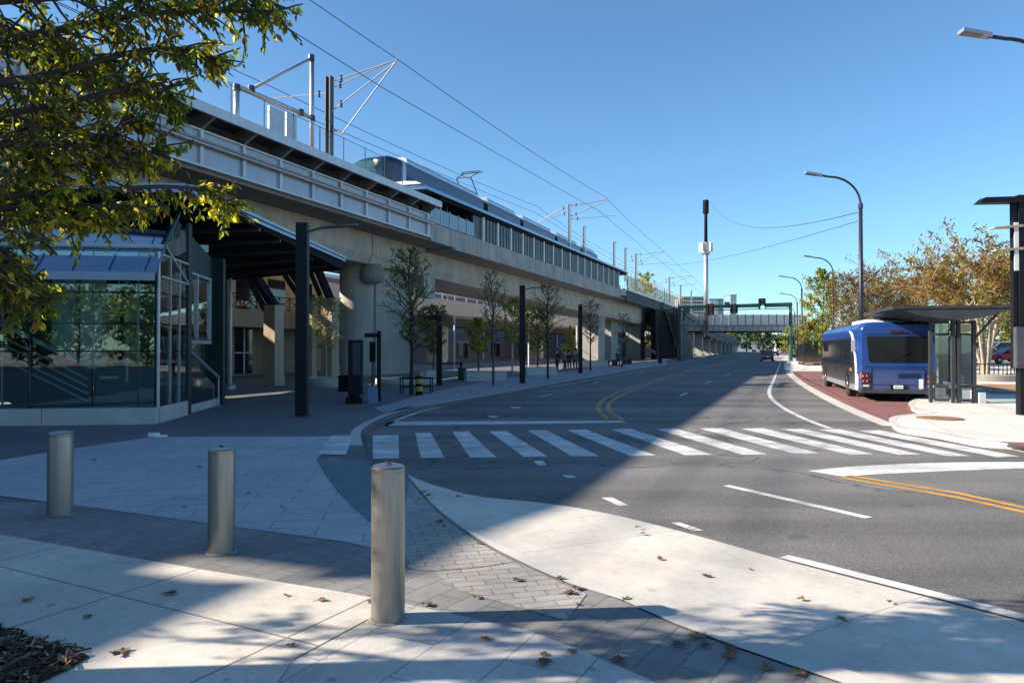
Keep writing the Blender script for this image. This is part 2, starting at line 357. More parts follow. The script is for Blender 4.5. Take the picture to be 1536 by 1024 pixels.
# ================================================================== GROUND
def struct(name, mb, m, origin=None, **k):
    o = mb.build(name, m, origin=origin, **k); o['kind'] = 'structure'; return o
def poly(pts, z): return [G(x, y, z) for x, y in pts]
def resample(pts, n):
    pts = [Vector(p) for p in pts]; L = [0]
    for a, b in zip(pts, pts[1:]): L.append(L[-1] + (b-a).length)
    out = []
    for i in range(n):
        d = L[-1]*i/(n-1); k = 0
        while k < len(L)-2 and L[k+1] < d: k += 1
        f = (d-L[k])/max(1e-9, L[k+1]-L[k]); out.append(pts[k].lerp(pts[k+1], f))
    return out
def smooth(pts, it=2):
    pts = [Vector(p) for p in pts]
    for _ in range(it):
        q = [pts[0]]
        for a, b in zip(pts, pts[1:]): q += [a.lerp(b, .25), a.lerp(b, .75)]
        pts = q + [pts[-1]]
    return pts
def strip(mb, pts, w, z, mi=0):
    pts = [Vector((p[0], p[1], z)) for p in pts]; L = []
    for i, p in enumerate(pts):
        d = pts[min(i+1, len(pts)-1)] - pts[max(i-1, 0)]; d.normalize(); n = Vector((-d.y, d.x, 0))*w/2
        L.append((p+n, p-n))
    vs = [q for a in L for q in a]
    mb.add(vs, [(2*i, 2*i+1, 2*i+3, 2*i+2) for i in range(len(L)-1)], mi)

b = MB(); b.sheet([(-2500,-600,-.30),(2500,-600,-.30),(2500,3500,-.30),(-2500,3500,-.30)])
struct('ground', b, M['ground'])
b = MB(); b.sheet([(-60,-60,ROADZ),(90,-60,ROADZ),(110,60,ROADZ),(260,620,ROADZ),(120,620,ROADZ),(-30,40,ROADZ)])
road = struct('road', b, M['asphalt'])
rng = random.Random(9); b = MB(); nx = 90
def hz_(i): return 5 + 9*(.5+.5*math.sin(i*.35)) + 6*math.sin(i*.11+2)**2 + rng.uniform(0,2.5)
row = [(-1500+i*3600/nx, 760+60*math.sin(i*.5), hz_(i)) for i in range(nx+1)]
b.add([(x,y-60,-1) for x,y,z in row]+row+[(x,y+300,-1) for x,y,z in row], [(i,i+1,i+2+nx,i+1+nx) for i in range(nx)]+[(i+nx+1,i+nx+2,i+2*nx+3,i+2*nx+2) for i in range(nx)])
struct('hills', b, M['hill'], smooth=True)

# plaza edge (kerb line, going away from the camera) -- road side
kerb_near = [(1293,1014),(1148,964),(983,906),(952,896),(730,811),(655,765),(612,712)]
kerb_mid = [(570,700),(551,688),(545,668),(541,650),(548,640),(575,626),(614,612)]
kerb_far = [(709,597),(768,587),(850,572),(930,558),(1000,547),(1060,538),(1100,532.5),(1138,528.6)]
pn = poly(kerb_near, 0)
ext = pn[0] + (pn[0]-pn[1]).normalized()*14
kline = [ext] + smooth(pn, 1) + smooth(poly(kerb_mid, 0), 2) + poly(kerb_far, 0)
left_back = [(-40, 420, 0), (-140, 200, 0), (-140, -60, 0), (ext.x, -60, 0)]
b = MB(); b.slab([(p[0],p[1]) for p in kline] + [(p[0],p[1]) for p in left_back], -.28, 0)
struct('plaza', b, M['plaza'])
# kerb stone strip along the left pavement
b = MB(); strip(b, [p + Vector((-.12,.02,0)) for p in smooth(poly(kerb_mid[2:], 0), 1) + poly(kerb_far, 0)], .20, .004)
struct('kerb_strip', b, M['border'])
# left pavement (light concrete along the kerb)
b = MB()
inner = [(560,612),(640,590),(700,577),(768,566),(850,556),(930,547),(1000,539)]
outer = [(1000,546),(930,557),(850,571),(768,585.5),(709,595.5),(630,607),(580,620)]
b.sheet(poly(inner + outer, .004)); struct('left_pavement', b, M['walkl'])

# apron: slopes from the plaza edge to the road
ao = [(1165+90,838+23.5),(1165,838),(1066,809),(952,779),(875,763),(804,753),(730,747),(688,739),(639,724),(612,713)]
ai = [(1293,1014),(1148,964),(983,906),(952,896),(730,811),(655,765),(612,712)]
po = poly([(1536,934)] + ao[0:1] + ao[1:], ROADZ); po = [po[0] + (po[0]-po[1]).normalized()*9] + po
pi_ = [ext] + poly(ai, 0)
n = 60
A_, B_ = resample(smooth(pi_, 1), n), resample(smooth(po, 1), n)
b = MB()
for j in range(n):
    for t in (0, .25, .5, .75, 1):
        q = A_[j].lerp(B_[j], t); q.z = (ROADZ+.006)*(t**1.1) - (.0005 if t == 0 else 0); b.v.append(tuple(q))
for j in range(n-1):
    for k in range(4): b.f.append((j*5+k, (j+1)*5+k, (j+1)*5+k+1, j*5+k+1)); b.m.append(0)
struct('concrete_apron', b, M['apron'])

# plaza surfaces
def surf(name, pts, z, m, close=None):
    b = MB(); q = poly(pts, z)
    if close: q += [Vector((x, y, z)) for x, y in close]
    b.sheet(q); return struct(name, b, m)
BL = [(1256,1024),(1120,977),(1045,952),(900,886),(854,877),(771,840),(705,803),(655,765),(612,716)]
band = [(-700,760),(300,750),(475,690)] + [(500,686),(552,700),(600,716)] + BL[::-1]
e2 = G(1256,1024,0); e3 = e2 + (e2-G(1120,977,0)).normalized()*12
surf('dark_paver_band', band, .004, M['pavdark'], [(e3.x,e3.y),(e3.x-3,e3.y-4),(-12,1)])
surf('light_pavers', [(-900,846),(-500,660),(0,690),(60,680),(140,668),(230,655),(500,654),(490,672),(475,689),(488,712),(506,737),(535,766),(558,784),(562,800),(556,820),(512,811),(311,784),(180,766),(0,743),(-120,728)][1:], .008, M['pavlight'])
surf('brick_strip', [(614,722),(655,768),(705,806),(771,843),(790,850),(766,842),(720,850),(650,856),(612,852),(600,800)], .008, M['pavstrip'])
surf('edging_bricks', [(650,857),(720,851),(766,843),(795,852),(854,880),(880,890),(850,930),(760,905),(690,885)], .008, M['pavstrip'])
surf('tactile_strip', [(475,690),(545,690),(556,700),(560,740),(560,784),(535,766),(506,737),(488,712)], .010, M['tactile'])
ct = [(-700,710),(0,801),(195,835),(319,856),(512,887),(610,905),(660,916),(721,929),(792,945),(854,968),(952,1008),(985,1024)]
surf('concrete_paving', ct[:6] + [(560,925),(440,990),(380,1080)], .008, M['slabs'], [(-1.6,2.2),(-12,0),(-12,5)])
surf('front_paving', [(610,905.5)] + ct[6:] + [], .008, M['slabs2'], [(.75,2.0),(.75,-1.5),(-3,-1.5),(-1.6,2.15)] + [tuple(G(380,1080,0)[:2]), tuple(G(440.5,990,0)[:2]), tuple(G(560.5,925,0)[:2])])
b = MB(); bo = [ext] + poly(ai, 0)
bi = [e3] + poly(BL, 0)
A_, B_ = resample(bo, 40), resample(bi, 40)
b.add([(p.x,p.y,.012) for q in zip(A_,B_) for p in q], [(2*i,2*i+1,2*i+3,2*i+2) for i in range(39)])
struct('border_strip', b, M['border'])
# planting bed with mulch at the foot of the big tree
bp = [G(x,y) for x,y in [(-60,930),(0,943),(60,962),(120,980),(134,988),(100,1008),(60,1026)]] + [Vector((-3.3,3.2,0)),Vector((-5.4,2.6,0)),Vector((-5.6,3.9,0))]
rng = random.Random(3)
b = MB(); b.slab([(p.x,p.y) for p in bp], .0, .016, 0)
struct('planting_bed', b, M['mulch'])
b = MB(); c0 = G(30,985)
for i in range(6500):
    x = rng.uniform(-5.2,-2.2); y = rng.uniform(3.0,4.75)
    ins = False; j = len(bp)-1
    for k in range(len(bp)):
        if (bp[k].y > y) != (bp[j].y > y) and x < (bp[j].x-bp[k].x)*(y-bp[k].y)/(bp[j].y-bp[k].y)+bp[k].x: ins = not ins
        j = k
    if not ins: continue
    a = rng.uniform(0, 6.28); l = rng.uniform(.02,.06); w = rng.uniform(.004,.012); dz = rng.uniform(-.012,.012)
    d = Vector((math.cos(a)*l, math.sin(a)*l, dz)); s_ = Vector((-math.sin(a)*w, math.cos(a)*w, rng.uniform(-.006,.006))); c = Vector((x,y,.018+rng.uniform(.006,.022)))
    b.add([c-d-s_, c+d-s_*.6, c+d+s_*.6, c-d+s_], [(0,1,2,3)], rng.choice((0,0,0,1,2,2,3)))
o = b.build('bark_chips', [M['mulch'], M['rust'], M['dead2'], M['stonep']]); tag(o, 'brown bark chips heaped in the planting bed corner', 'bark chips', kind='stuff')

# ---- right pavement, bus bay
rp = [(1700,678),(1512,663),(1474,661),(1427,652.5),(1402,647.5),(1360,642.5),(1342,637.5),(1336,629),(1345,624),(1370,621.5),(1392,620),(1407,618),(1385,615.5),(1369,612),(1364.5,604),(1375,599),(1397,594)]
k = smooth(poly(rp, 0), 2)
far = [(18.0,35.0),(20.6,43.0),(24.5,55.0),(31.0,78.0),(41,112),(70,205)]
back = [(90,200),(60,60),(45,36),(40,10)]
b = MB(); b.slab([(p.x,p.y) for p in k] + far + back, -.25, 0); struct('right_pavement', b, M['walk'])
b = MB(); strip(b, [p + Vector((.05,.07,0)) for p in k], .16, .004); struct('right_kerb', b, M['border'])
b = MB(); lot = [(22.5,36.5,.006),(28,35,.006),(80,36,.02),(150,150,2.6),(60,150,2.4),(36,72,.80),(31,60,.5)]
b.add(lot, [(0,1,6),(1,2,5,6),(2,3,4,5)]); struct('parking_lot', b, M['walk'])
surf('soil_island', [(1430,578),(1480,576),(1600,577),(1640,588),(1536,586.5),(1480,582)], .016, M['dirt'])
surf('lot_shade_strip', [(1462,585),(1480,583),(1536,588),(1620,590),(1620,592),(1466,590)], .010, M['plaza'])  # dark strip standing in for the shade right of the shelter
surf('tactile_pad', [(1497,662.5),(1600,664),(1640,672),(1536,669)], .008, M['redlane'])
b = MB(); b.lathe([(.0,.0),(.52,.0),(.52,.02),(.49,.024),(0,.024)], (0,0,0), 32)
o = b.build('manhole_cover', M['rust']); o.location = G(1409.5,627.5,.002); tag(o, 'rusty round manhole cover in the pale pavement by the kerb', 'manhole cover')
surf('bus_bay', [(1186,557),(1240,557),(1330,575),(1400,592),(1420,612),(1407,620),(1349,640),(1302,621),(1252,599),(1202,572),(1186,556)], ROADZ+.004, M['redlane']).location.z = 0
surf('bay_concrete', [(1184.5,540),(1215,540),(1240,556.5),(1186,556.5)], ROADZ+.004, M['walk'])
gl = smooth(poly([(1176,535),(1176,556),(1189.5,571),(1227,595),(1277,620),(1324,639)], ROADZ), 2); gr = smooth(poly([(1183,535),(1186,556),(1202,572),(1252,599),(1302,621),(1349,639)], ROADZ), 2)
b = MB(); b.add([(p.x,p.y,ROADZ+.008) for q in zip(gl,gr) for p in q], [(2*i,2*i+1,2*i+3,2*i+2) for i in range(len(gl)-1)]); struct('gutter', b, M['border'])

# ---- painted markings, children of the road
RZ = ROADZ + .004
def z2(x, y): return (440+x/2.416, 600+y/2.416)
def z3(x, y): return (900+x/2.415, 600+y/2.415)
def z8(x, y): return (1152+x/4, 440+y/4)
stripes = [[z2(288,127),z2(381,125),z2(383,210),z2(288,211)],[z2(441,118),z2(497,117),z2(549,208),z2(462,208)],[z2(576,114),z2(635,113),z2(735,206),z2(640,207)],
 [z2(708,112),z2(770,110),z2(921,203),z2(836,205)],[z2(850,110),z2(915,108),z2(1108,202),z2(1010,203)],[z2(990,107),z2(1060,106),z3(203,200),z3(110,202)],
 [z3(40,105),z3(110,103),z3(408,197),z3(310,199)],[z3(203,104),z3(272,102),z3(607,195),z3(515,197)],[z3(360,102),z3(440,101),z3(795,192),z3(705,194)],[z3(512,103),z3(590,101),z3(990,195),z3(905,197)],
 [z3(655,104),z3(730,103),z3(1165,196),z3(1080,197)],[z3(795,106),z3(870,105),z3(1345,202),z3(1255,202)],[z3(935,110),z3(1010,108),z3(1520,203),z3(1440,206)],[z3(1165,123),z3(1225,122),z3(1382,150),z3(1320,152)],[z3(1425,168),z3(1490,166),z3(1640,190),z3(1590,197)]]
for q in stripes:
    b = MB(); b.sheet(poly(q, RZ)); b.build('crosswalk_stripe', M['white'], road)
b = MB(); b.sheet(poly([z2(140,127),z2(222,127),z2(190,197),z2(88,195)], .012)); struct('painted_block', b, M['white'])
def mark(name, pts, w, m='white', z=RZ, sm=0):
    q = poly(pts, z)
    if sm: q = smooth(q, sm)
    b = MB(); strip(b, q, w, z); return b.build(name, M[m], road)
b = MB(); b.sheet(poly([z2(350,77),z2(1190,74),z2(1208,81),z2(325,92)], RZ)); b.build('stop_line', M['white'], road)
b = MB(); b.sheet(poly([z3(752,255),z3(900,240),z3(1120,229),z3(1300,224),z3(1700,221),z3(1760,250),z3(1536,246),z3(1300,254),z3(1000,268),z3(880,276)], RZ)); b.build('stop_line', M['white'], road)
mark('edge_line', [(577,638),(606,625),(640,614),(709,600.5),(768,590.5),(850,576),(930,561.5),(1000,549.5)], .13, sm=1)
mark('edge_line', [(1176,833.5),(1300,865),(1420,895),(1536,925),(1800,993)], .14, z=ROADZ+.012)
mark('centre_line', [z3(905,273),z3(1300,336),z3(1536,388),z3(2000,484)], .12, 'yellow')
mark('centre_line', [z3(872,279),z3(1300,352),z3(1536,404),z3(2000,508)], .12, 'yellow')
mark('centre_line', [(912,628),(899,619),(896,610),(903,600),(923,590),(963,575),(1028,556.5),(1080,545),(1130,534)], .13, 'yellow', sm=1)
mark('centre_line', [(934,629.5),(916,619),(911,610),(918,600),(942,588),(975,575.5),(1032,557.5),(1083,545.6),(1131,534.4)], .13, 'yellow', sm=1)
mark('lane_line', [(1089,727.5),(1303,776)], .13)
mark('lane_line', [(1175,532),(1163,565),(1154.5,582),(1153,591),(1161,602),(1182,616),(1214,631),(1246,642.5)], .15, sm=2)
for q in ([z3(5,352),z3(45,352),z3(105,381),z3(68,382)],[z3(255,442),z3(290,442),z3(375,471),z3(340,472)],[z2(870,220),z2(905,219),z2(920,235),z2(888,236)],[z2(975,271),z2(1015,272),z2(1027,281),z2(990,281)],[z2(700,56),z2(730,55),z2(745,61),z2(715,62)],[z2(785,24),z2(830,23),z2(815,29),z2(790,29)]):
    b = MB(); b.sheet(poly(q, RZ)); b.build('lane_dash', M['white'], road)
for (x0,y0,x1,y1) in ((1020,593.5,1031,589),(1058,574.5,1068,571),(1086,563.5,1094,560.5),(810,594.5,828,591.5),(768+485/4,380+780/4,768+520/4,380+770/4),(955,561,967,558.5),(1057,590,1071,590.5),(1003,553,1013,550.5)):
    mark('lane_dash', [(x0,y0),(x1,y1)], .13)

# ================================================================== VIADUCT (near walkway section, station section, far sections)
S0, S1, S2, S3 = -95, 5.7, 67.5, 128.0
via = thing('rail_viaduct', 'long elevated concrete rail viaduct with grey steel sides running along the street', 'viaduct', VW(0,-4,0))
def part(name, mb, m, par, **k): return mb.build(name, m, par, world=True, **k)
# girder: box beam, in segments with joints
b = MB()
for a, c in ((S0,-47),(-46.9,-23),(-22.9,1.9),(2.0,33),(33.06,63.3),(63.4,96),(96.06,S3)):
    dz = 0 if c > 1 else 0
    lo0, lo1 = (7.16 - .0112*max(0,a), 7.16 - .0112*max(0,c))
    p0 = [(-2.2,9.0),(-2.2,lo0+.55),(-2.5,lo0),(-7.6,lo0),(-8.0,lo0+.5),(-8.0,9.0)]
    p1 = [(-2.2,9.0),(-2.2,lo1+.55),(-2.5,lo1),(-7.6,lo1),(-8.0,lo1+.5),(-8.0,9.0)]
    b.prism([VW(a,n,z) for n,z in p0][::-1], [VW(c,n,z) for n,z in p1][::-1])
part('girder', b, M['conc'], via)
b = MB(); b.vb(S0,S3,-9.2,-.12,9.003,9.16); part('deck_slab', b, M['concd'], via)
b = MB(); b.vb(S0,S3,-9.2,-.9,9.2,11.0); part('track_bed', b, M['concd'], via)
# near section: steel panel wall
b = MB(); b.vb(S0,S1,-.10,0,9.25,10.64); part('side_panel', b, M['steelg'], via)
b = MB(); b.vb(S0,S1,-.15,.16,9.16,9.25); b.vb(S0,S1,-.12,.10,10.64,10.72); part('flange', b, M['steelw'], via)
b = MB(); b.tube([VW(S0,.22,10.1),VW(S1,.22,10.1)], .075, 10); b.tube([VW(S0,.22,10.24),VW(S1,.22,10.24)], .05, 8); part('guide_rail', b, M['galv'], via)
b = MB(); b.vb(-42.5,S1-.2,.82,.95,11.1,11.5); b.vb(-42.5,S1-.2,.6,.819,11.44,11.5); part('fascia_beam', b, M['steelw'], via)
b = MB(); b.vb(S0,-42.55,.82,.95,10.55,10.95); part('fascia_beam', b, M['steelw'], via)
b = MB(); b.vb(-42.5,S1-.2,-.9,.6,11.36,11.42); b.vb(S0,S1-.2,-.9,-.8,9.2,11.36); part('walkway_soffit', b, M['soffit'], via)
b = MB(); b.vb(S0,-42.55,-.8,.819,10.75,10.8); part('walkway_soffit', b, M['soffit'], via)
posts = [5.12 - 2.49*i for i in range(39)]
for i, s in enumerate(posts[:36]):
    b = MB(); b.vb(s-.09,s+.09,.003,.12,9.25,10.64); b.vb(s-.03,s+.03,.12,.2,10.0,10.3); part('panel_post', b, M['steelw'], via)
for i, s in enumerate(posts[:18]):
    b = MB(); q = [(0.0,10.72),(.12,10.72),(.82,11.12),(.82,11.34),(-.4,11.34)]
    b.vprism(s-.07,s+.07,q); part('bracket', b, M['galv'], via)
# station section parapet
b = MB()
b.vb(5.75,9.6,-.25,0,9.0,10.22); b.vb(9.6,58.5,-.25,.003,8.86,10.22)
secs = [(58.5,8.86),(60.5,8.95),(62.5,9.05),(64.5,9.4),(67.4,9.5)]
for (a,za),(c,zc) in zip(secs, secs[1:]):
    b.prism([VW(a,n,z) for n,z in ((-.25,za),(0,za),(0,10.22),(-.25,10.22))][::-1],[VW(c,n,z) for n,z in ((-.25,zc),(0,zc),(0,10.22),(-.25,10.22))][::-1])
part('parapet', b, M['conc2'], via)
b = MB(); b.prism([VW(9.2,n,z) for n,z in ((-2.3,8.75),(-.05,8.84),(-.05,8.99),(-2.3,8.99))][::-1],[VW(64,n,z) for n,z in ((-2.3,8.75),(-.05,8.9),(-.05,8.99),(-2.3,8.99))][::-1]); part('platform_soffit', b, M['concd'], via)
# piers
def pier(s, w, d, n0, top, name='pier', m='piershade', round_=False, flare=True):
    b = MB()
    if round_:
        b.lathe([(w/2,-.2),(w/2,top-.9),(w/2+.02,top-.88),(w/2,top-.86),(w/2,top)], VW(s,n0,0), 40); o = part(name, b, M[m], via, auto=40)
    else:
        b.vb(s-w/2,s+w/2,n0-d,n0,-.2,top); 
        b.vb(s-w/2-.02,s+w/2+.02,n0-d-.02,n0+.02,top*.62,top*.62+.05)
        if flare: b.prism([VW(s+a*w/2,n0+.0,top-1.6) if 0 else VW(s+a*w/2, n0-d*c, top-.9) for a,c in ((-1,0),(1,0),(1,1),(-1,1))],[VW(s+a*(w/2+.5), n0-d*c + (.25 if c==0 else -.25), top) for a,c in ((-1,0),(1,0),(1,1),(-1,1))])
        o = part(name, b, M[m], via)
    return o
pier(V(535,500,-4.0)[0], 2.2, 0, -4.0, 7.15, round_=True)
b = MB(); b.lathe([(.0,5.9),(.5,5.95),(.75,6.2),(.78,6.6),(.7,7.0),(.55,7.16),(0,7.16)], VW(2.6,-2.6,0), 28); part('pier_bearing', b, M['concd'], via, smooth=True)
pier(6.0, 4.6, 2.0, -3.0, 7.1, flare=False)
b = MB(); b.vb(9.1,10.9,-2.9,-2.3,5.5,7.04); part('bearing_block', b, M['conc2'], via)
pier(63.2, 3.4, 2.6, -2.7, 6.45); pier(79.5, 5.0, 1.0, -4.5, 6.3, flare=False); pier(95, 4.5, 2.6, -2.9, 6.0)
pier(-24, 3.2, 2.6, -3.0, 7.1); pier(-48, 3.2, 2.6, -3.0, 7.1)
b = MB(); b.vb(66,93,-7.2,-7.0,-.1,5.2); part('infill_wall', b, M['farwhite'], via)
# dark steel section with slots beyond the station
b = MB(); b.vb(S2,S3,-.14,0,8.95,10.2); b.vb(S2,S3,-.2,.12,8.8,8.95); b.vb(S2,S3,-.2,.12,10.2,10.28); part('side_panel', b, M['darkgrey'], via)
for i in range(22):
    s = S2+.9+i*1.05; b = MB(); b.vb(s,s+.34,.003,.05,9.15,9.95); part('panel_rib', b, M['farwall'], via)
b = MB(); b.vb(S2,S3,.2,.34,10.28,10.62); part('fascia_beam', b, M['steelw'], via)
# descending part beyond
b = MB(); pr = [(S3,10.2),(190,7.6),(300,6.3),(430,5.9),(560,6.2)]
def bend(s): return -max(0, s-230)**2*.00022
for (a,za),(c,zc) in zip(pr, pr[1:]):
    b.prism([VW(a,n+bend(a),z) for n,z in ((-9,za-2.6),(0,za-2.6),(.2,za-.9),(.2,za),(-9,za))][::-1],[VW(c,n+bend(c),z) for n,z in ((-9,zc-2.6),(0,zc-2.6),(.2,zc-.9),(.2,zc),(-9,zc))][::-1])
part('girder', b, M['darkgrey'], via)  # dark colour puts the shade into the far girder
b = MB()
for (a,za),(c,zc) in zip(pr, pr[1:]):
    b.prism([VW(a,n+bend(a),z) for n,z in ((.25,za-1.0),(.4,za-1.0),(.4,za+.15),(.25,za+.15))][::-1],[VW(c,n+bend(c),z) for n,z in ((.25,zc-1.0),(.4,zc-1.0),(.4,zc+.15),(.25,zc+.15))][::-1])
part('parapet', b, M['farwall'], via)  # dark wall colour stands in for shade on the far parapet
b = MB(); b.vb(S3-20,290,-9.4,-9.0,-.2,4.2); part('dark_backing', b, M['darkgrey'], via)  # added dark sheet, makes the gaps between the far piers look shaded
for i in range(14):
    s = 133 + i*19; zt = 10.2 - (s-S3)*.042 if s < 190 else 7.6-(s-190)*.0118 if s < 300 else 6.2
    b = MB(); b.vb(s-1.1,s+1.1,-3+bend(s),-.8+bend(s),-.2,zt-2.6); b.vb(s-1.5,s+1.5,-8+bend(s),-.2+bend(s),zt-3.2,zt-2.58); part('pier', b, M['piershade'], via)

# ---- station on the viaduct: canopy, wind screens, glass balustrade
st = thing('tram_stop', 'platform shelter with long thin dark roof and row of glazed bays on the viaduct', 'station', VW(20,-.5,10.2))
def cz(s): return 12.22 + (s-4.5)*.009
b = MB(); b.prism([VW(4.4,n,cz(4.4)+z) for n,z in ((-2.6,.02),(.32,-.02),(.32,.2),(-.2,.27),(-2.6,.32))][::-1],[VW(67.6,n,cz(67.6)+z) for n,z in ((-2.6,.02),(.32,-.02),(.32,.2),(-.2,.27),(-2.6,.32))][::-1]); part('canopy_roof', b, M['navy'], st)
b = MB(); b.prism([VW(4.2,n,cz(4.4)+z) for n,z in ((-2.8,.33),(.1,.29),(-.3,.47),(-1.2,.56),(-2.8,.5))][::-1],[VW(8.2,n,cz(8)+z) for n,z in ((-2.8,.33),(.1,.29),(-.3,.40),(-1.2,.5),(-2.8,.5))][::-1]); part('roof_end_cap', b, M['steelw'], st)
b = MB(); b.prism([VW(7,n,cz(7)+z) for n,z in ((-2.7,-.3),(.1,-.25),(.1,-.03),(-2.7,.0))][::-1],[VW(67.5,n,cz(67)+z) for n,z in ((-2.7,-.3),(.1,-.25),(.1,-.03),(-2.7,.0))][::-1]); part('roof_soffit', b, M['blackm'], st)
wp = [14.66+2.99*i for i in range(17)]
for s in wp:
    b = MB(); b.vb(s-.13,s+.13,-.16,.06,10.2,cz(s)-.24); part('screen_post', b, M['whitep'], st)
for i, s in enumerate(wp[:-1]):
    b = MB(); b.vb(s+.2,s+2.8,-.12,-.06,10.24,cz(s)-.27); part('wind_screen', b, M['screen'], st)
    b = MB(); b.vb(s+.14,s+2.86,-.05,-.02,11.35,11.41)
    for q in (.75,1.4,2.1): b.vb(s+q,s+q+.05,-.055,-.02,10.24,cz(s)-.27)
    part('screen_mullion', b, M['steeld'], st)
b = MB(); b.vb(12.9,14.5,-.8,-.1,10.2,12.0); part('ticket_cabinet', b, M['steeld'], st)
b = MB(); b.vb(5,67,-2.75,-2.6,10.9,12.3); part('back_screen', b, M['glassdark'], st)
for s in (6.0,9.5,13.2): 
    b = MB(); b.vb(s-.06,s+.06,-.75,-.6,10.2,cz(s)-.2); part('canopy_post', b, M['steeld'], st)
for i in range(5):
    s = 5.85+i*1.45; b = MB(); b.vb(s+.08,s+1.4,-.09,-.07,10.3,11.35); part('balustrade_pane', b, M['panelglass'], st)
    b = MB(); b.vb(s,s+.06,-.12,-.04,10.2,11.45); part('balustrade_post', b, M['galv'], st)
for s in (64.0,65.5,67.0):
    b = MB(); b.vb(s,s+1.2,-.09,-.07,10.3,11.6); part('balustrade_pane', b, M['glassrail'], st)
b = MB(); b.vb(20,66,-2.2,-2.1,12.95,13.0); b.vb(20,66,-2.2,-2.1,13.35,13.4)
for i in range(16): b.vb(20+i*3,20.08+i*3,-2.2,-2.1,12.5,13.4)
part('roof_railing', b, M['steeld'], st)

# ---- wire mesh fence on the walkway
fe = thing('mesh_fence', 'light steel mesh fence on top of the near grey viaduct walkway', 'fence', VW(-10,0,11.5))
for i in range(14):
    s = 1.3 - 2.1*i; b = MB(); b.vb(s-.018,s+.018,.31,.345,11.42,13.0); part('post', b, M['darkgrey'], fe)
b = MB(); b.vb(-26,1.3,.32,.33,11.5,12.9); part('mesh_panel', b, M['fence'], fe)
b = MB(); b.vb(-26,1.3,.315,.34,12.95,12.97); part('top_rail', b, M['darkgrey'], fe)
fe2 = thing('mesh_fence', 'tall fence of brown posts and mesh beyond the platform roof end', 'fence', VW(S2,0,10.6))
for i in range(24):
    s = S2+1+i*2.55; b = MB(); b.vb(s-.06,s+.06,-.1,.02,10.6,13.1+.01*i); part('post', b, M['stonep'], fe2)
b = MB(); b.vb(S2+.5,S3,-.05,-.04,10.6,12.6); part('mesh_panel', b, M['fence2'], fe2)

# ---- silver portal frame with equipment boards, catenary masts, wires
pf = thing('steel_portal', 'silver tubular portal frame with grey boards standing on the near walkway', 'steel frame', VW(-9,-.9,11.5))
def zat(x, y, n): 
    s, z = V(x, y, n); return VW(s, n, z)
n_ = -1.0
b = MB(); p = zat(355,127,n_); b.tube([VW(V(355,150,n_)[0],n_,11.3), p], .13, 10); part('post', b, M['galv'], pf, smooth=True)
b = MB(); p2 = zat(468,87,n_); b.tube([VW(V(468,150,n_)[0],n_,11.3), p2], .12, 10); part('post', b, M['galv'], pf, smooth=True)
b = MB(); b.tube([zat(360,132,n_), zat(470,178,n_)], .12, 10); part('beam', b, M['galv'], pf, smooth=True)
b = MB(); b.tube([zat(377,134,n_), zat(466,88,n_)], .075, 10); part('beam', b, M['galv'], pf, smooth=True)
for x, y in ((355,132),(377,134),(467,87),(451,169),(468,178)):
    b = MB(); b.lathe([(0,-.15),(.17,-.15),(.17,.15),(0,.15)], zat(x,y,n_), 10); part('clamp', b, M['steeld'], pf)
for xa, xb, ya, yb in ((404,427,158,160),(430,445,168,170)):
    sa, za = V(xa, ya, n_+.3); sb, zb = V(xb, yb, n_+.3)
    b = MB(); b.vb(sa, sb, n_+.2, n_+.3, 12.2, za); part('board', b, M['galv'], pf)
def cat_mast(xm, ytop, n, label, arms, zb=11.0, w=.30, back=None):
    s, z = V(xm, ytop, n)
    t = thing('catenary_mast', label, 'catenary mast', VW(s, n, zb), group='catenary masts along the viaduct')
    b = MB(); b.vb(s-w/2,s+w/2,n-w*.5,n-w*.3,zb,z); b.vb(s-w/2,s+w/2,n+w*.3,n+w*.5,zb,z); b.vb(s-w*.12,s+w*.12,n-w*.3,n+w*.3,zb,z); part('pole', b, M['steeld'] if w > .35 else M['galv'], t)
    for (dz0, dn, dz1, r) in arms:
        b = MB(); b.tube([VW(s,n,z+dz0), VW(s+.05,n+dn,z+dz1)], r, 6); part('bracket_arm', b, M['galv'], t)
        b = MB(); b.lathe([(.0,-.2),(.09,-.18),(.05,-.1),(.09,0),(.05,.1),(.09,.18),(0,.2)], VW(s+.02,n+dn*.18,z+dz0+(dz1-dz0)*.18), 8); part('insulator', b, M['steeld'], t)
    return s, z
ARM = [(-.45,-5.2+0,-.2,.05),(-1.1,-5.0,-.2,.05),(-2.2,-4.9,-.3,.05)]
near_arms = [(-.35,4.4,.35,.038),(-.75,4.0,.3,.03),(-2.1,4.4,.3,.035),(-3.0,.9,-3.35,.06),(-.95,-3.9,-.75,.035)]
s1, z1 = cat_mast(494, 115, -2.0, 'dark near catenary mast with silver arms beside the portal frame', near_arms, w=.36)
b = MB(); b.tube([VW(s1,-1.1,z1-3.35),VW(s1,2.3,z1+.2)], .035, 6); part('steady_arm', b, M['galv'], bpy.data.objects['catenary_mast'])
arms2 = [(-.3,4.6,.1,.05),(-1.6,4.6,0,.05),(-1.9,5.6,-1.8,.04),(-.2,-4.0,-2.0,.05),(-1.0,-3.5,-1.9,.04)]
sm = [(s1,z1)]
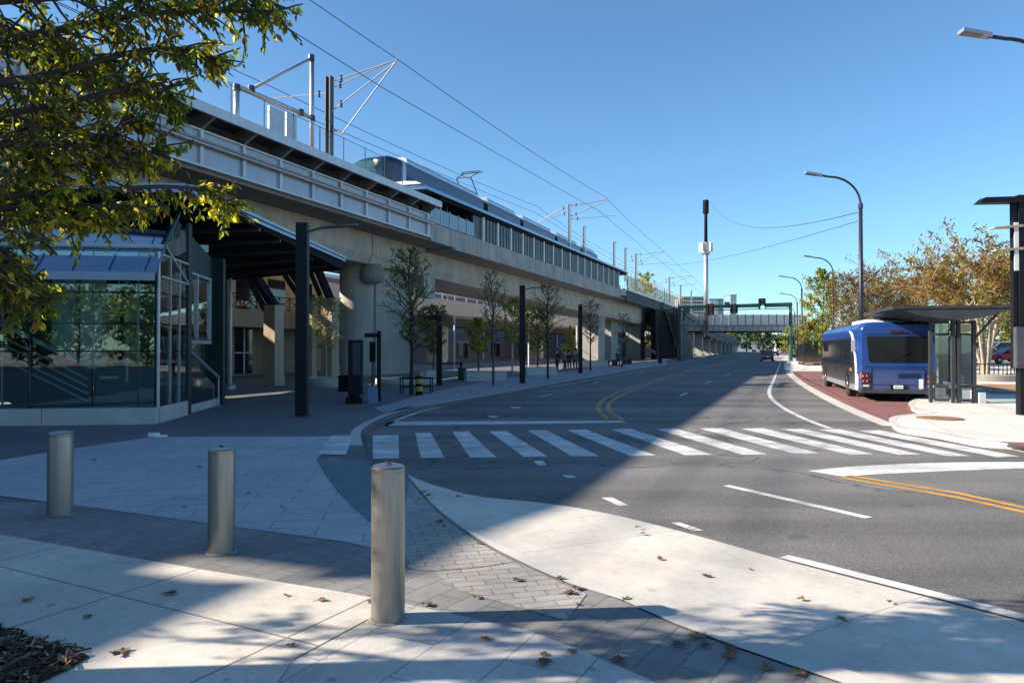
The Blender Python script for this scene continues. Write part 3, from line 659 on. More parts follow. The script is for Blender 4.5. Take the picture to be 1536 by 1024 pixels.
for xm, y, lab, ar in ((854,305,'catenary mast with twin arms above the middle of the platform roof',arms2),(921,363,'short armless mast at the far end of the platform roof, leftmost of three',[(-.1,.4,-.1,.08)]),(938,372,'armless mast just left of the armed mast past the platform',[(-.1,.4,-.1,.08)]),(954,380,'catenary mast with arms right behind the end of the platform roof',arms2),(1021,428,'thin armless mast among the far mast frames, just left of the gantry end',[(-.1,.4,-.1,.08)]),(1037,436,'second thin armless mast behind the gantry end',[(-.1,.4,-.1,.08)]),(876,340,'thin armless mast rising behind the middle of the platform roof',[(-.1,.4,-.1,.05)]),(1004,415,'farthest catenary mast with arms over the brown mesh fence',arms2)):
    q = cat_mast(xm, y, -2.0, lab, ar, w=.34)
    if ar is arms2: sm.append(q)
sm.sort()
def wire(n, dz, lab, sag=.25, r=.022, off=0.0):
    pts = []
    P = [(-70, sm[0][1]-.2), (-36, sm[0][1])] + [(s,z) for s,z in sm] + [(170, sm[-1][1]-1.0)]
    for (a,za),(c,zc) in zip(P, P[1:]):
        for k in range(8):
            t = k/8; pts.append(VW(a+(c-a)*t, n, za+(zc-za)*t + dz - sag*4*t*(1-t)))
    b = MB(); b.tube(pts, r, 5)
    o = b.build('overhead_wire', M['steeld'], origin=pts[0]); tag(o, lab, 'overhead wire', 'overhead rail wires')
wire(2.4, .38, 'topmost overhead wire, strung from the tips of the mast arms', .3)
wire(1.5, -1.1, 'second overhead wire, strung just below the topmost one', .05)
wire(-6.0, -.1, 'third overhead wire, held by the short back arm left of the near mast', .3)
wire(-6.0, -1.0, 'lowest overhead wire, running above the train roof', .05)

# ---- light rail train
tr = thing('light_rail_train', 'navy and silver light rail train stopped on the viaduct behind the platform', 'train', VW(2.5,-4.4,11.2))
def tsec(s, w, top, bot, r, lean=0, n0=-4.45):
    pts = []; h = w/2
    for cx, cz_, a0 in ((h-r, top-r, 0), (-h+r, top-r, 90), (-h+.1, bot+.1, 180), (h-.1, bot+.1, 270)):
        rr = r if a0 < 180 else .1
        for k in range(5):
            a = R(a0 + k*22.5); pts.append(VW(s, n0+cx+rr*math.cos(a), cz_+rr*math.sin(a)))
    return pts[::-1]
TB = 11.25
def tbody(name, a, c, m, top=15.0): 
    b = MB(); b.loft([tsec(s, 2.65, top, TB, .55) for s in (a, c)]); return part(name, b, M[m], tr, auto=35)
b = MB(); b.loft([tsec(s,w,t,TB,r) for s,w,t,r in ((2.2,1.5,13.0,.3),(2.6,2.0,13.9,.5),(3.2,2.35,14.5,.55),(4.2,2.6,14.9,.55),(5.4,2.65,15.0,.55))]); part('cab_nose', b, M['trainblue'], tr, auto=50)
b = MB(); b.loft([tsec(s,w+.02,t+.02,13.0,.3) for s,w,t in ((2.42,1.9,13.72),(2.62,2.02,13.9),(3.0,2.28,14.32))]); part('windscreen', b, M['tealscreen'], tr, auto=50)
b = MB(); b.loft([tsec(s,2.7,15.04,TB,.57) for s in (5.4,5.9)]); part('cab_ring', b, M['silver'], tr, auto=35)
b = MB(); b.lathe([(0,-.06),(.13,-.04),(.13,.04),(0,.06)], VW(2.75,-3.7,14.22), 12); part('cab_lamp', b, M['headlit'], tr)
xs = [5.9,20.0,21.0,29.4,30.4,41.0,42.0,52.0,53.0,61.0]
for i in range(0, len(xs), 2):
    a = xs[i]; c = xs[i+1]
    bd = tbody('car_body', a, c, 'trainbody' )
    b = MB(); b.vb(a+.05,c-.05,-3.125,-3.11,11.3,12.2); part('blue_band', b, M['trainblue'], tr)
    b = MB(); b.vb(a+.9,c-.3,-3.13,-3.105,12.45,13.85); part('window_band', b, M['glassdark'], tr)
    b = MB(); b.loft([tsec(s,1.9,15.42,14.9,.3) for s in (a+.8, c-.5)]); part('roof_fairing', b, M['silver'], tr, auto=35)
    if i+2 < len(xs): 
        b = MB(); b.loft([tsec(s,2.5,14.85,TB,.5) for s in (c, xs[i+2])]); part('bellows', b, M['blackm'], tr)
b = MB(); b.vb(6.15,7.2,-3.13,-3.10,11.6,13.9); part('cab_door', b, M['trainblue'], tr)
q = lambda s,n,z: VW(s,n,z)
b = MB(); c0 = 20.2
for n in (-5.2,-3.8): 
    b.tube([q(c0,n,15.3),q(c0-1.5,n,16.6),q(c0+.2,n,17.4)], .05, 6)
b.tube([q(c0+.2,-5.5,17.4),q(c0+.2,-3.4,17.4)], .05, 6); b.tube([q(c0-.1,-5.4,17.45),q(c0-.1,-3.5,17.45)], .04, 6); b.tube([q(c0-1.5,-5.2,16.6),q(c0-1.5,-3.8,16.6)], .04, 6); b.tube([q(c0,-5.2,15.35),q(c0,-3.8,15.35)], .09, 6)
part('pantograph', b, M['steeld'], tr)
tr.location += U*2.0 + Vector((0,0,.28))

# ---- steel stairs down from the viaduct at the far end
sp = thing('station_stairs', 'dark enclosed steel staircase coming down from the far end of the platform', 'staircase', VW(100,1.5,0))
sa, sb = 98, 116
b = MB()
for k in range(28):
    t = k/28; b.vb(sa+(sb-sa)*t, sa+(sb-sa)*(t+1/28), .5, 3.0, .1+9*(1-t)-.18, .1+9*(1-t))
part('treads', b, M['darkgrey'], sp)
for n in (.4, 3.0):
    b = MB(); b.prism([VW(sa,n,9.3),VW(sb,n,.2),VW(sb,n,1.5),VW(sa,n,10.6)],[VW(sa,n+.08,9.3),VW(sb,n+.08,.2),VW(sb,n+.08,1.5),VW(sa,n+.08,10.6)]); part('side_stringer', b, M['darkgrey'], sp)
for i in range(7):
    s = sa-6+i*3.3; b = MB(); b.vb(s-.1,s+.1,3.1,3.3,-.1,9.2-.25*i if i < 2 else max(2.2, 9.2-1.5*(i-1))); part('support_post', b, M['black'], sp)
for i in range(9):
    s = sa+1+i*2.0; b = MB(); b.bar(VW(s-2.6+.2*i,3.4,8.8-.72*i),VW(s+.9,3.4,.0), .26, .16); part('slanted_post', b, M['galv'], sp)
b = MB(); b.vb(sa-8,sa+26,-.5,.3,-.1,8.7); part('lift_enclosure', b, M['blackm'], sp)

# ---- second low concrete deck behind, with light parapet
n2 = -17.0
sA, zA = V(655,448,n2); sB, zB = V(655,477,n2); sC = V(905,500,n2)[0]
ov = thing('concrete_overpass', 'low sunlit concrete overpass behind the viaduct piers', 'overpass', VW(sA,n2,0))
b = MB(); b.vb(-60,sC+30,n2-.4,n2,zA-1.75,zA+.1); part('parapet', b, M['farwhite'], ov)
b = MB(); b.vprism(-60,sC+30,[(n2-6,zA-1.9),(n2-6,zA-3.0),(n2-2.2,zA-3.0),(n2-.1,zA-2.1),(n2-.1,zA-1.76)]); part('deck', b, M['concd'], ov)
for s in (sA-30, sA+8, sA+48): 
    b = MB(); b.vb(s-1,s+1,n2-5,n2-3,-.2,zA-3.0); part('pier', b, M['conc'], ov)
b = MB()
for i in range(44): b.vb(-56+i*3.5,-55.93+i*3.5,n2-.2,n2-.13,zA+.1,zA+1.2)
b.vb(-60,sC+30,n2-.19,n2-.14,zA+1.15,zA+1.22); part('railing', b, M['galv'], ov)
# ---- big grey-blue building wall behind
n3 = -27.0
sA3, zt = V(660,450,n3)
wb = thing('warehouse', 'long grey-blue block building behind the viaduct and young trees', 'building', VW(sA3,n3,0))
b = MB(); b.vb(sA3-45,sA3+150,n3-12,n3,-.2,zt+.8); part('wall', b, M['farwall'], wb)
b = MB(); b.vb(sA3-45,sA3+150,n3-12.2,n3+.15,zt+.805,zt+1.2); part('roof_edge', b, M['farwhite'], wb)
for i in range(13):
    s = sA3-40+i*14; b = MB(); b.tube([VW(s,n3+.25,0),VW(s,n3+.25,zt+.6)], .14, 8); part('downpipe', b, M['whitep'], wb)
for i in range(10):
    s = sA3+4+i*14; b = MB(); b.vb(s+2,s+6,n3+.003,n3+.06,.4,2.8); o = part('window', b, M['glassdark'], wb)
    b = MB(); b.vb(s+1.9,s+6.1,n3+.003,n3+.1,2.8,2.95); b.vb(s+3.95,s+4.05,n3+.06,n3+.09,.4,2.8); part('window_frame', b, M['galv'], o)
for i in range(8):
    s = sA3+30+i*9; b = MB(); b.vb(s,s+3,n3+.003,n3+.05,4.2,5.2); part('window', b, M['glassdark'], wb)

# ---- sandstone building under the viaduct with balcony
nf = -9.0
sx = lambda x: V(x, 500, nf)[0]
zbt, zbb = V(390,465,nf)[1], V(390,491,nf)[1]
sb_ = thing('sandstone_building', 'sandstone building with iron balcony under the viaduct behind the slanted struts', 'building', VW(sx(390),nf,0))
sL, sR = -70, sx(520)
b = MB(); b.vb(sL,sR,nf-8,nf-2.2,-.2,8.8); part('wall', b, M['stone'], sb_)
b = MB(); b.vb(sL,sR,nf-2.2,nf,zbb,zbt); part('balcony_slab', b, M['stonep'], sb_)
b = MB(); b.vb(sL,sR,nf-.08,nf-.03,zbt+.9,zbt+.96); b.vb(sL,sR,nf-.08,nf-.03,zbt+.08,zbt+.12)
L = sR-sL; k = int(L/1.1)
for i in range(k):
    s = sL+i*1.1; b.vb(s,s+.05,nf-.08,nf-.03,zbt,zbt+.96)
    if s > -25: b.bar(VW(s,nf-.05,zbt+.1),VW(s+1.1,nf-.05,zbt+.9),.03,.03); b.bar(VW(s,nf-.05,zbt+.9),VW(s+1.1,nf-.05,zbt+.1),.03,.03)
part('balcony_railing', b, M['black'], sb_)
for i in range(12):
    s = sR-2-i*3.1
    if i % 2 == 0:
        b = MB(); b.vb(s-1.3,s+.3,nf-2.2,nf-2.15,.1,3.1); o = part('window', b, M['glassdark'], sb_)
        b = MB(); b.vb(s-1.4,s+.4,nf-2.15,nf-2.08,3.1,3.3); b.vb(s-.55,s-.45,nf-2.149,nf-2.1,.1,3.1); b.vb(s-1.4,s+.4,nf-2.149,nf-2.1,1.45,1.52); part('window_frame', b, M['whitep'], o)
    else:
        b = MB(); b.vb(s-1.1,s+.2,nf-2.2,nf-1.6,-.1,zbb); part('pilaster', b, M['stonep'], sb_)
    b = MB(); b.vb(s-1.2,s+.6,nf-2.2,nf-2.14,zbt+.1,zbt+2.4); part('screen_door', b, M['fretwork'] if i % 3 == 0 else M['glassdark'], sb_)

# ================================================================== GLASS PAVILION
C0 = G(238.5, 634, 0); E1 = Vector((.991,.132,0)); E2 = Vector((-.132,.991,0))
def P(a, b, z): return C0 + E1*a + E2*b + Vector((0,0,z))
def pb(mb, a0, a1, b0, b1, z0, z1, mi=0):
    return mb.hexa([P(a,b,z) for z in (z0,z1) for a,b in ((a0,b0),(a1,b0),(a1,b1),(a0,b1))], mi)
pv = thing('glass_pavilion', 'dark framed glass station entrance with seamed awning and big black canopy roof', 'pavilion', P(-3,2,0))
BK = 5.6; LEFT = -13.0; ZP = .37
b = MB()
for i in range(5): pb(b, LEFT+i*2.65, LEFT+i*2.65+2.635 if i < 4 else .0, -.28, -.0, -.1, ZP)
pb(b, -.28, .03, .003, 2.1, -.1, ZP)
o = part('plinth', b, M['border'], pv)
b = MB(); pb(b, -.5,-.06, 2.4, BK, -.1, .22); part('plinth', b, M['border'], pv)
b = MB(); pb(b, LEFT, -.3, .003, BK, -.05, .3); part('floor', b, M['border'], pv)
gz = 3.95
vx = [-12.4,-11.2,-10.0,-8.8,-7.6,-6.4,-5.2,-4.05,-2.75,-1.4,-.42,-.06]
for a, c in zip(vx, vx[1:]):
    for z0, z1 in ((ZP,1.65),(1.67,2.28),(2.3,3.0),(3.02,gz)):
        b = MB(); pb(b, a+.012, c-.012, -.12, -.105, z0+.01, z1-.01); part('front_pane', b, M['glass'], pv)
b = MB()
for z in (1.66,2.29,3.01): pb(b, LEFT, 0, -.125, -.10, z-.012, z+.012)
part('transom', b, M['black'], pv)
for a in (-12.4,-10.0,-7.6,-5.2,-2.75): 
    b = MB(); pb(b, a-.02,a+.02, -.095, -.0, ZP, gz); part('mullion', b, M['black'], pv)
b = MB(); pb(b, -.40,-.10, -.10, .25, ZP, gz); part('corner_post', b, M['teal'], pv)
b = MB(); b.tube([P(.02,-.14,ZP),P(.02,-.14,gz)], .04, 8); part('corner_trim', b, M['galv'], pv)
# side wall panes
sy = [0.02,.75,1.45,2.1]
for i,(a,c) in enumerate(zip(sy, sy[1:])):
    for z0, z1 in ((ZP,1.65),(1.67,2.28),(2.3,3.0),(3.02,3.9)):
        b = MB(); pb(b, -.02,-.005, a+.015, c-.015, z0+.01, z1-.01); part('side_pane', b, M['glass'], pv)
b = MB(); b.prism([P(-.02,x,z) for x,z in ((.1,4.0),(2.1,4.0),(2.1,5.05),(1.28,5.05))],[P(-.005,x,z) for x,z in ((.1,4.0),(2.1,4.0),(2.1,5.05),(1.28,5.05))]); part('gable_pane', b, M['glass'], pv)
b = MB()
for q in (((0,3.92),(2.1,3.92)),((.05,3.4),(2.1,3.4)),((.1,4.0),(1.3,5.07))): b.bar(P(.01,*q[0]),P(.01,*q[1]), .05,.05)
for y in sy[1:3]: b.bar(P(.01,y,ZP),P(.01,y,3.9),.03,.03)
b.bar(P(.02,.3,4.15),P(.02,2.1,3.4),.05,.05)
part('side_frame', b, M['galv'], pv)
b = MB(); pb(b, -.2, .03, 2.1, 2.38, -.1, 5.0); part('dark_pier', b, M['teal'], pv)
# second bay with framed window and stair rail
b = MB(); b.prism([P(-.3,x,z) for x,z in ((2.38,1.9),(BK,1.9),(BK,4.4),(2.38,5.0))][::-1],[P(-.24,x,z) for x,z in ((2.38,1.9),(BK,1.9),(BK,4.4),(2.38,5.0))][::-1]); part('bay_panel', b, M['teal'], pv)
b = MB(); pb(b, -.23,-.215, 2.7, 4.9, 2.05, 3.65); ow = part('bay_window', b, M['glass'], pv)
b = MB()
for y in (2.6, 3.6, 4.9): pb(b, -.24,-.16, y, y+.09, 1.95, 3.75)
pb(b, -.24,-.15, 2.6, 5.0, 1.86, 1.95); pb(b, -.24,-.158, 2.6, 5.0, 3.75, 3.82); part('window_frame', b, M['galv'], ow)
b = MB(); b.tube([P(.0,2.4,1.62),P(.0,5.2,.85)], .05, 8); b.tube([P(.0,5.2,.85),P(.0,5.2,.0)], .03, 8); part('handrail', b, M['galv'], pv)
b = MB(); b.prism([P(-.12,x,z) for x,z in ((2.4,.23),(5.1,.23),(5.1,.6),(2.4,1.5))][::-1],[P(-.06,x,z) for x,z in ((2.4,.23),(5.1,.23),(5.1,.6),(2.4,1.5))][::-1]); part('stair_side', b, M['glassdark'], pv)
b = MB(); pb(b, -.5,.03, BK, BK+.25, -.1, 4.5); part('dark_pier', b, M['teal'], pv)
# awning with standing seams, glass roof strip
def aw(a, t, dz): return P(a, -.62+.74*t, 3.36+.70*t+dz)
b = MB(); b.hexa([aw(LEFT,0,-.06),aw(.08,0,-.06),aw(.08,1,-.06),aw(LEFT,1,-.06),aw(LEFT,0,0),aw(.08,0,0),aw(.08,1,0),aw(LEFT,1,0)]); part('awning', b, M['navy'], pv)
b = MB(); pb(b, LEFT, .1, -.66, -.60, 3.24, 3.42); part('awning_fascia', b, M['navy'], pv)
for i in range(17):
    a = -.18-i*.76; b = MB(); b.hexa([aw(a-.02,.12,.003),aw(a+.02,.12,.003),aw(a+.02,1,.003),aw(a-.02,1,.003),aw(a-.02,.12,.05),aw(a+.02,.12,.05),aw(a+.02,1,.05),aw(a-.02,1,.05)]); part('seam', b, M['navy'], pv)
b = MB(); b.tube([P(LEFT,.12,4.10),P(.06,.12,4.10)], .055, 8); part('gutter_rail', b, M['steelw'], pv)
for i in range(9):
    a1 = -.05-i*1.45; b = MB(); b.hexa([P(a,y,z) for (y,z) in ((.14,4.12),) for a in (a1-1.43,a1)] + [P(a1,1.28,5.06),P(a1-1.43,1.28,5.06)] + [P(a,.14,4.14) for a in (a1-1.43,a1)] + [P(a1,1.28,5.08),P(a1-1.43,1.28,5.08)]); part('roof_pane', b, M['glassroof'], pv)
b = MB(); b.bar(P(.03,.1,4.08),P(.03,1.3,5.1),.06,.08); part('roof_bar', b, M['teal'], pv)
# main canopy roof
z_t = 5.71
rf = [(-18.5,17.4),(-8.0,18.0),(-7.38,32.1),(-17,32.1)]
zs = [5.50,5.54,5.18,4.3]
b = MB(); b.hexa([(x,y,z) for (x,y),z in zip(rf,zs)] + [(x,y,z_t) for x,y in rf]); part('canopy_roof', b, M['blackm'], pv)
b = MB()
for (p,q,z0,z1) in ((rf[0],rf[1],5.54,5.75),(rf[1],rf[2],5.54,5.75)):
    p = Vector((*p,0)); q = Vector((*q,0)); d = (q-p).normalized(); nn = Vector((d.y,-d.x,0))
    b.hexa([p+nn*.004+Vector((0,0,z0)),q+nn*.004+Vector((0,0,z0)),q+nn*.09+Vector((0,0,z0)),p+nn*.09+Vector((0,0,z0)),p+nn*.004+Vector((0,0,z1)),q+nn*.004+Vector((0,0,z1)),q+nn*.09+Vector((0,0,z1)),p+nn*.09+Vector((0,0,z1))])
    b.hexa([p+nn*.09+Vector((0,0,z1-.09)),q+nn*.09+Vector((0,0,z1-.09)),q+nn*.15+Vector((0,0,z1-.09)),p+nn*.15+Vector((0,0,z1-.09)),p+nn*.09+Vector((0,0,z1)),q+nn*.09+Vector((0,0,z1)),q+nn*.15+Vector((0,0,z1)),p+nn*.15+Vector((0,0,z1))])
part('roof_fascia', b, M['navy'], pv)
b = MB()
for i in range(6):
    y = 20.5+i*2.0; b.bar((-7.75,y,5.49-.026*(y-18)),(-14.0,y,5.44-.064*(y-18)),.12,.1)
part('soffit_batten', b, M['steeld'], pv)
# interior: escalator, lift shaft, back wall, pale columns
for i in range(5):
    b = MB(); pb(b, LEFT+i*2.53+.05, LEFT+(i+1)*2.53-.05, BK-.05, BK-.03, .3, 4.9); part('back_pane', b, M['glass'], pv)
    b = MB(); pb(b, LEFT+i*2.53-.05, LEFT+i*2.53+.05, BK-.12, BK, .3, 4.9); part('mullion', b, M['teal'], pv)
b = MB(); b.prism([P(a,1.2,z) for a,z in ((-2.0,.3),(-1.95,.95),(-9.5,5.0),(-9.5,3.6),(-3.6,.3))],[P(a,2.4,z) for a,z in ((-2.0,.3),(-1.95,.95),(-9.5,5.0),(-9.5,3.6),(-3.6,.3))]); part('escalator', b, M['black'], pv)
for d in (.12,.3,.48,.66):
    b = MB(); b.tube([P(-2.0,1.1,1.1-d),P(-8.6,1.1,4.6-d)], .02, 6); part('escalator_trim', b, M['steelw'], pv)
b = MB(); b.tube([P(-1.9,1.05,1.25),P(-2.1,1.05,1.35),P(-8.6,1.05,4.78)], .06, 8); part('handrail', b, M['steelw'], pv, smooth=True)
b = MB(); pb(b, -6.4,-3.9, 3.2, 5.2, .3, 4.9); part('lift_shaft', b, M['steeld'], pv)
for a in (-3.3,-2.6,-1.2): 
    b = MB(); pb(b, a-.26,a+.26, 2.7,3.0,.3,5.0); part('interior_column', b, M['whitep'], pv)
b = MB(); pb(b, -3.9,-3.87,1.0,1.06,.3,3.2); pb(b, -1.62,-1.2,.8,.86,1.0,1.06); b.tube([P(-1.0,.8,.9),P(-1.0,.8,2.0)],.03,6); part('door_bar', b, M['galv'], pv)
b = MB(); pb(b, -1.9,-.7,1.3,2.2,.3,1.25); part('fare_machine', b, M['steeld'], pv)

# sandstone columns with black slanted struts that carry the canopy's rear
cols = [(401.5,419,458,578,(378,418)),(463,471,450,571,(430,408)),(487,503,448,568,(470,398))]
for i,(xa,xb,yt,yb,tp) in enumerate(cols):
    g = G((xa+xb)/2, yb, 0); w = (xb-xa)/F*g.y*.9; zt = at(xa, yt, g.y).z
    t = thing('strut_column', ['wide sandstone column with black strut left of the tall light post','sandstone column with black strut right behind the tall light post','sandstone column with black strut beside the round concrete pier'][i], 'column', g, UANG, group='strut columns behind the pavilion')
    b = MB(); b.box((0,0,zt/2), (w*1.3,w*1.3,zt)); b.box((0,0,.2),(w*1.3+.08,w*1.3+.08,.5)); b.build('column_shaft', M['stone'], t)
    tpw = at(tp[0], tp[1], g.y+1.0); inv = ROOT[t.name].inverted(); e = inv @ tpw
    b = MB(); b.bar((0,0,zt),(e.x,e.y,e.z+.4), .42, .28); b.bar((0,.5,zt-.2),(e.x+.9,e.y+1.2,e.z+.4), .22, .2); b.build('strut', M['black'], t)
g = G(345,583,0)
t = thing('white_pole', 'thin pale steel pole under the canopy in front of the sandstone building', 'pole', g)
b = MB(); b.tube([(0,0,0),(0,0,5.0)], .075, 10); b.build('shaft', M['whitep'], t, smooth=True)
b = MB(); b.tube([(-.27,.1,0),(-.27,.1,4.8)], .12, 10); b.build('casing', M['steeld'], t)
b = MB(); b.lathe([(.3,0),(.3,.12),(.2,.2),(0,.2)], (-.05,0,0), 16); b.build('base', M['galv'], t)

# ================================================================== STREET FURNITURE
# bollards
def bollard(xb, yb, yt, w, label):
    g = G(xb, yb, 0); h = at(xb, yt, g.y).z; r = w/F*g.y/2
    t = thing('steel_bollard', label, 'bollard', g, 0, 'stainless steel bollards on the plaza')
    b = MB(); b.lathe([(r,0),(r,h-.05),(r*.994,h-.045),(r*.994,h-.042),(r,h-.035),(r,h-.012),(r-.012,h)], n=48); b.build('shaft', M['brushed'], t, auto=40)
    b = MB(); b.lathe([(r-.012,h-.02),(r-.012,h+.002),(r*.5,h+.012),(0,h+.014)], n=48); b.build('cap', M['galv'], t, auto=50)
    b = MB(); b.lathe([(r+.018,0.006),(r+.018,.012),(r+.002,.02),(r+.002,.005)], n=48); b.build('base_ring', M['pavdark'], t)
    return t, r, h
t1, r1, h1 = bollard(582,930,698,50,'nearest steel bollard, standing where dark pavers meet the sunlit paving')
t2, r2, h2 = bollard(332,829,672,38.5,'middle steel bollard, on the dark paver band left of the nearest one')
bollard(90,773,648,34.5,'leftmost steel bollard, farthest back on the dark paver band')

# tall black light posts along the left pavement
def light_post(x, y, rz, label, h=4.93, w=.27):
    g = G(x, y, 0); t = thing('light_post', label, 'street light', g, rz, 'square black light posts on the left pavement')
    b = MB(); b.box((0,0,h/2),(w,w*.8,h)); b.box((0,w*.4+.012,h/2),(w*.35,.02,h-.1)); b.build('post', M['black'], t)
    b = MB(); b.box((0,0,.012),(w+.16,w+.14,.024)); b.build('base_plate', M['steeld'], t)
    b = MB(); b.bar((w/2,0,h-.22),(w/2+.35,0,h-.12),.06,.05); b.bar((w/2+.35,0,h-.12),(w/2+1.25,0,h-.05),.16,.05); b.build('lamp_arm', M['steeld'], t)
    return t
light_post(453,624,0,'nearest black light post, in front of the pavilion canopy', w=.29)
light_post(783.5,574.5,R(5),'black light post between the young trees, second along the kerb')
light_post(870.5,559.5,R(5),'black light post left of the flared pier, third along the kerb')
light_post(990,545,R(5),'farthest black light post, beside the dark staircase', w=.4)
# frame post
g = G(659,578,0); t = thing('frame_post', 'black post with a short beam reaching left, behind the kerb trees', 'post', g)
b = MB(); b.box((0,0,1.66),(.26,.26,3.32)); b.build('post', M['black'], t)
b = MB(); b.box((-.45,0,3.2),(.62,.2,.24)); b.build('beam', M['black'], t)
# kiosk pillar
g = G(531,605,0); t = thing('information_pillar', 'black rectangular information pillar on a heavy foot on the left plaza', 'information pillar', g)
b = MB(); b.box((0,0,.10),(.46,.4,.2)); b.box((0,0,.24),(.3,.28,.1)); b.build('foot', M['blackm'], t)
b = MB(); b.box((.05,0,1.14),(.42,.3,1.72)); b.build('body', M['black'], t)
b = MB(); b.box((.11,-.156,1.4),(.24,.012,1.0)); b.build('map_panel', M['steeld'], t)
b = MB(); b.box((-.35,.3,.62),(.36,.36,.52)); b.build('side_bin', M['blackm'], t)
# signal post with blue board
g = G(563,603,0); t = thing('signal_post', 'black post with a pedestrian push button head and top arm beside the pillar', 'signal post', g)
b = MB(); b.box((.08,.2,1.15),(.12,.12,2.3)); b.build('post', M['black'], t)
b = MB(); b.box((-.14,.2,2.16),(.5,.12,.13)); b.build('arm', M['black'], t)
b = MB(); b.box((-.13,.2,1.62),(.17,.15,.66)); b.build('signal_head', M['blackm'], t)
b = MB(); b.tube([(-.13,.2,0),(-.13,.2,1.3)], .035, 8); b.build('thin_pole', M['steeld'], t)
g = G(559,604,0); t = thing('sandwich_board', 'small blue grey sandwich board leaning at the post foot', 'sign board', g, R(15))
b = MB(); b.hexa([(-.17,-.12,0),(.17,-.12,0),(.17,-.09,0),(-.17,-.09,0),(-.15,-.02,.52),(.15,-.02,.52),(.15,.005,.52),(-.15,.005,.52)]); b.build('front_board', M['bluep'], t)
b = MB(); b.hexa([(-.17,.10,0),(.17,.10,0),(.17,.13,0),(-.17,.13,0),(-.15,.006,.52),(.15,.006,.52),(.15,.03,.52),(-.15,.03,.52)]); b.build('back_board', M['bluep'], t)
# low bench / tree guard / banded bollard near the kerb tree
g = G(608,590,0); t = thing('tree_guard', 'low black steel rail guard around the kerb tree', 'tree guard', g)
b = MB()
for dx in (-.15,.55,1.0): b.tube([(dx,-.3,0),(dx,-.3,.62)],.025,6); b.tube([(dx,.4,0),(dx,.4,.62)],.025,6)
for z in (.28,.6):
    b.tube([(-.15,-.3,z),(1.0,-.3,z)],.02,6); b.tube([(-.15,.4,z),(1.0,.4,z)],.02,6); b.tube([(-.15,-.3,z),(-.15,.4,z)],.02,6)
b.build('guard_rail', M['black'], t)
g = G(628.5,592,0); t = thing('banded_bollard', 'black bollard with two yellow bands beside the kerb tree', 'bollard', g)
b = MB(); b.lathe([(.13,0),(.13,.66),(.11,.70),(0,.71)], n=20); b.build('shaft', M['blackm'], t, auto=40)
for z in (.14,.42):
    b = MB(); b.lathe([(.131,z),(.136,z+.005),(.136,z+.17),(.131,z+.175)], n=20); b.build('yellow_band', M['yelb'], t, auto=40)
# planters, seat walls and pots
def planter(x, y, r, h, label, cat='planter', m='border'):
    g = G(x, y, 0); g.y += r*.6; t = thing('round_planter', label, cat, g)
    b = MB(); b.lathe([(r*.97,-.02),(r,.05),(r,h-.04),(r-.03,h),(r-.12,h),(r-.12,h-.1),(0,h-.1)], n=36); b.build('rim', M[m], t, auto=40)
    b = MB(); b.lathe([(0,h-.11),(r-.13,h-.11),(r-.13,h-.07),(0,h-.05)], n=24); b.build('soil', M['mulch'], t)
    return t
planter(492,581,1.35,.42,'round pale planter with birch-like sapling beside the concrete pier')
planter(608,577,1.6,.28,'low round pale planter at the foot of the rectangular pier')
for i,(xa,xb,y,h,lab) in enumerate(((700,760,572,.5,'pale concrete seat wall left of the second kerb tree'),(640,662,573,.55,'short pale seat wall behind the frame post'),(790,835,563,.5,'pale concrete seat wall right of the second light post'),(880,912,551,.6,'low pale wall at the base of the flared pier'))):
    p, q = G(xa,y,0), G(xb,y-1,0); 
    b = MB(); L = (q-p).length; b.box((L/2,.25,h/2),(L,.5,h)); b.box((L/2,.25,h+.02),(L+.06,.56,.045))
    o = b.build('seat_wall', M['border']); o.location = p; o.rotation_euler = (0,0,math.atan2(q.y-p.y,q.x-p.x)); tag(o, lab, 'seat wall')
potpos = [(910,549,'leftmost dark round pot in front of the flared pier'),(922,548.5,'second dark round pot in front of the flared pier'),(937,546.5,'dark round pot just right of the standing person'),(944,546,'rightmost small dark pot beyond the standing person')]
for x,y,lab in potpos:
    g = G(x,y,0); t = thing('plant_pot', lab, 'plant pot', g, 0, 'dark plant pots by the flared pier')
    b = MB(); b.lathe([(.22,0),(.36,.45),(.38,.62),(.33,.62),(.30,.5),(0,.5)], n=20); b.build('pot', M['steeld'], t, auto=40)
g = G(693,570,0); t = thing('litter_bin', 'small dark teal litter bin by the seat wall', 'litter bin', g)
b = MB(); b.b2(-.22,.22,-.2,.2,0,.6); b.build('body', M['teal'], t); b = MB(); b.b2(-.24,.24,-.22,.22,.6,.66); b.build('lid', M['black'], t)
g = G(676,568,0); t = thing('picnic_table', 'dark metal table on thin legs behind the kerb', 'table', g)
b = MB(); b.b2(-.7,.7,-.4,.4,.86,.93); b.build('table_top', M['blackm'], t)
for x in (-.6,.6):
    for y in (-.3,.3): b = MB(); b.b2(x-.04,x+.04,y-.04,y+.04,0,.86); b.build('leg', M['black'], t)
b = MB(); b.tube([(0,0,0),(0,0,4.6)],.06,8); o = b.build('pale_pole', M['whitep'], origin=None); o.location = G(681.5,557,0); tag(o, 'thin pale pole standing behind the dark metal table', 'pole')
b = MB(); b.tube([(0,0,0),(0,0,4.0)],.06,8); o = b.build('pale_pole', M['whitep'], origin=None); o.location = G(793,552,0); tag(o, 'thin pale pole right of the second black light post', 'pole')
# litter on the plaza
b = MB(); b.box((0,0,.035),(.18,.12,.07)); b.box((.16,-.03,.014),(.2,.13,.028),.3)
o = b.build('litter', [M['whitep']]); o.location = G(231,655,0)+Vector((0,0,.009)); tag(o, 'crumpled white carton lying at the edge of the light pavers', 'litter')

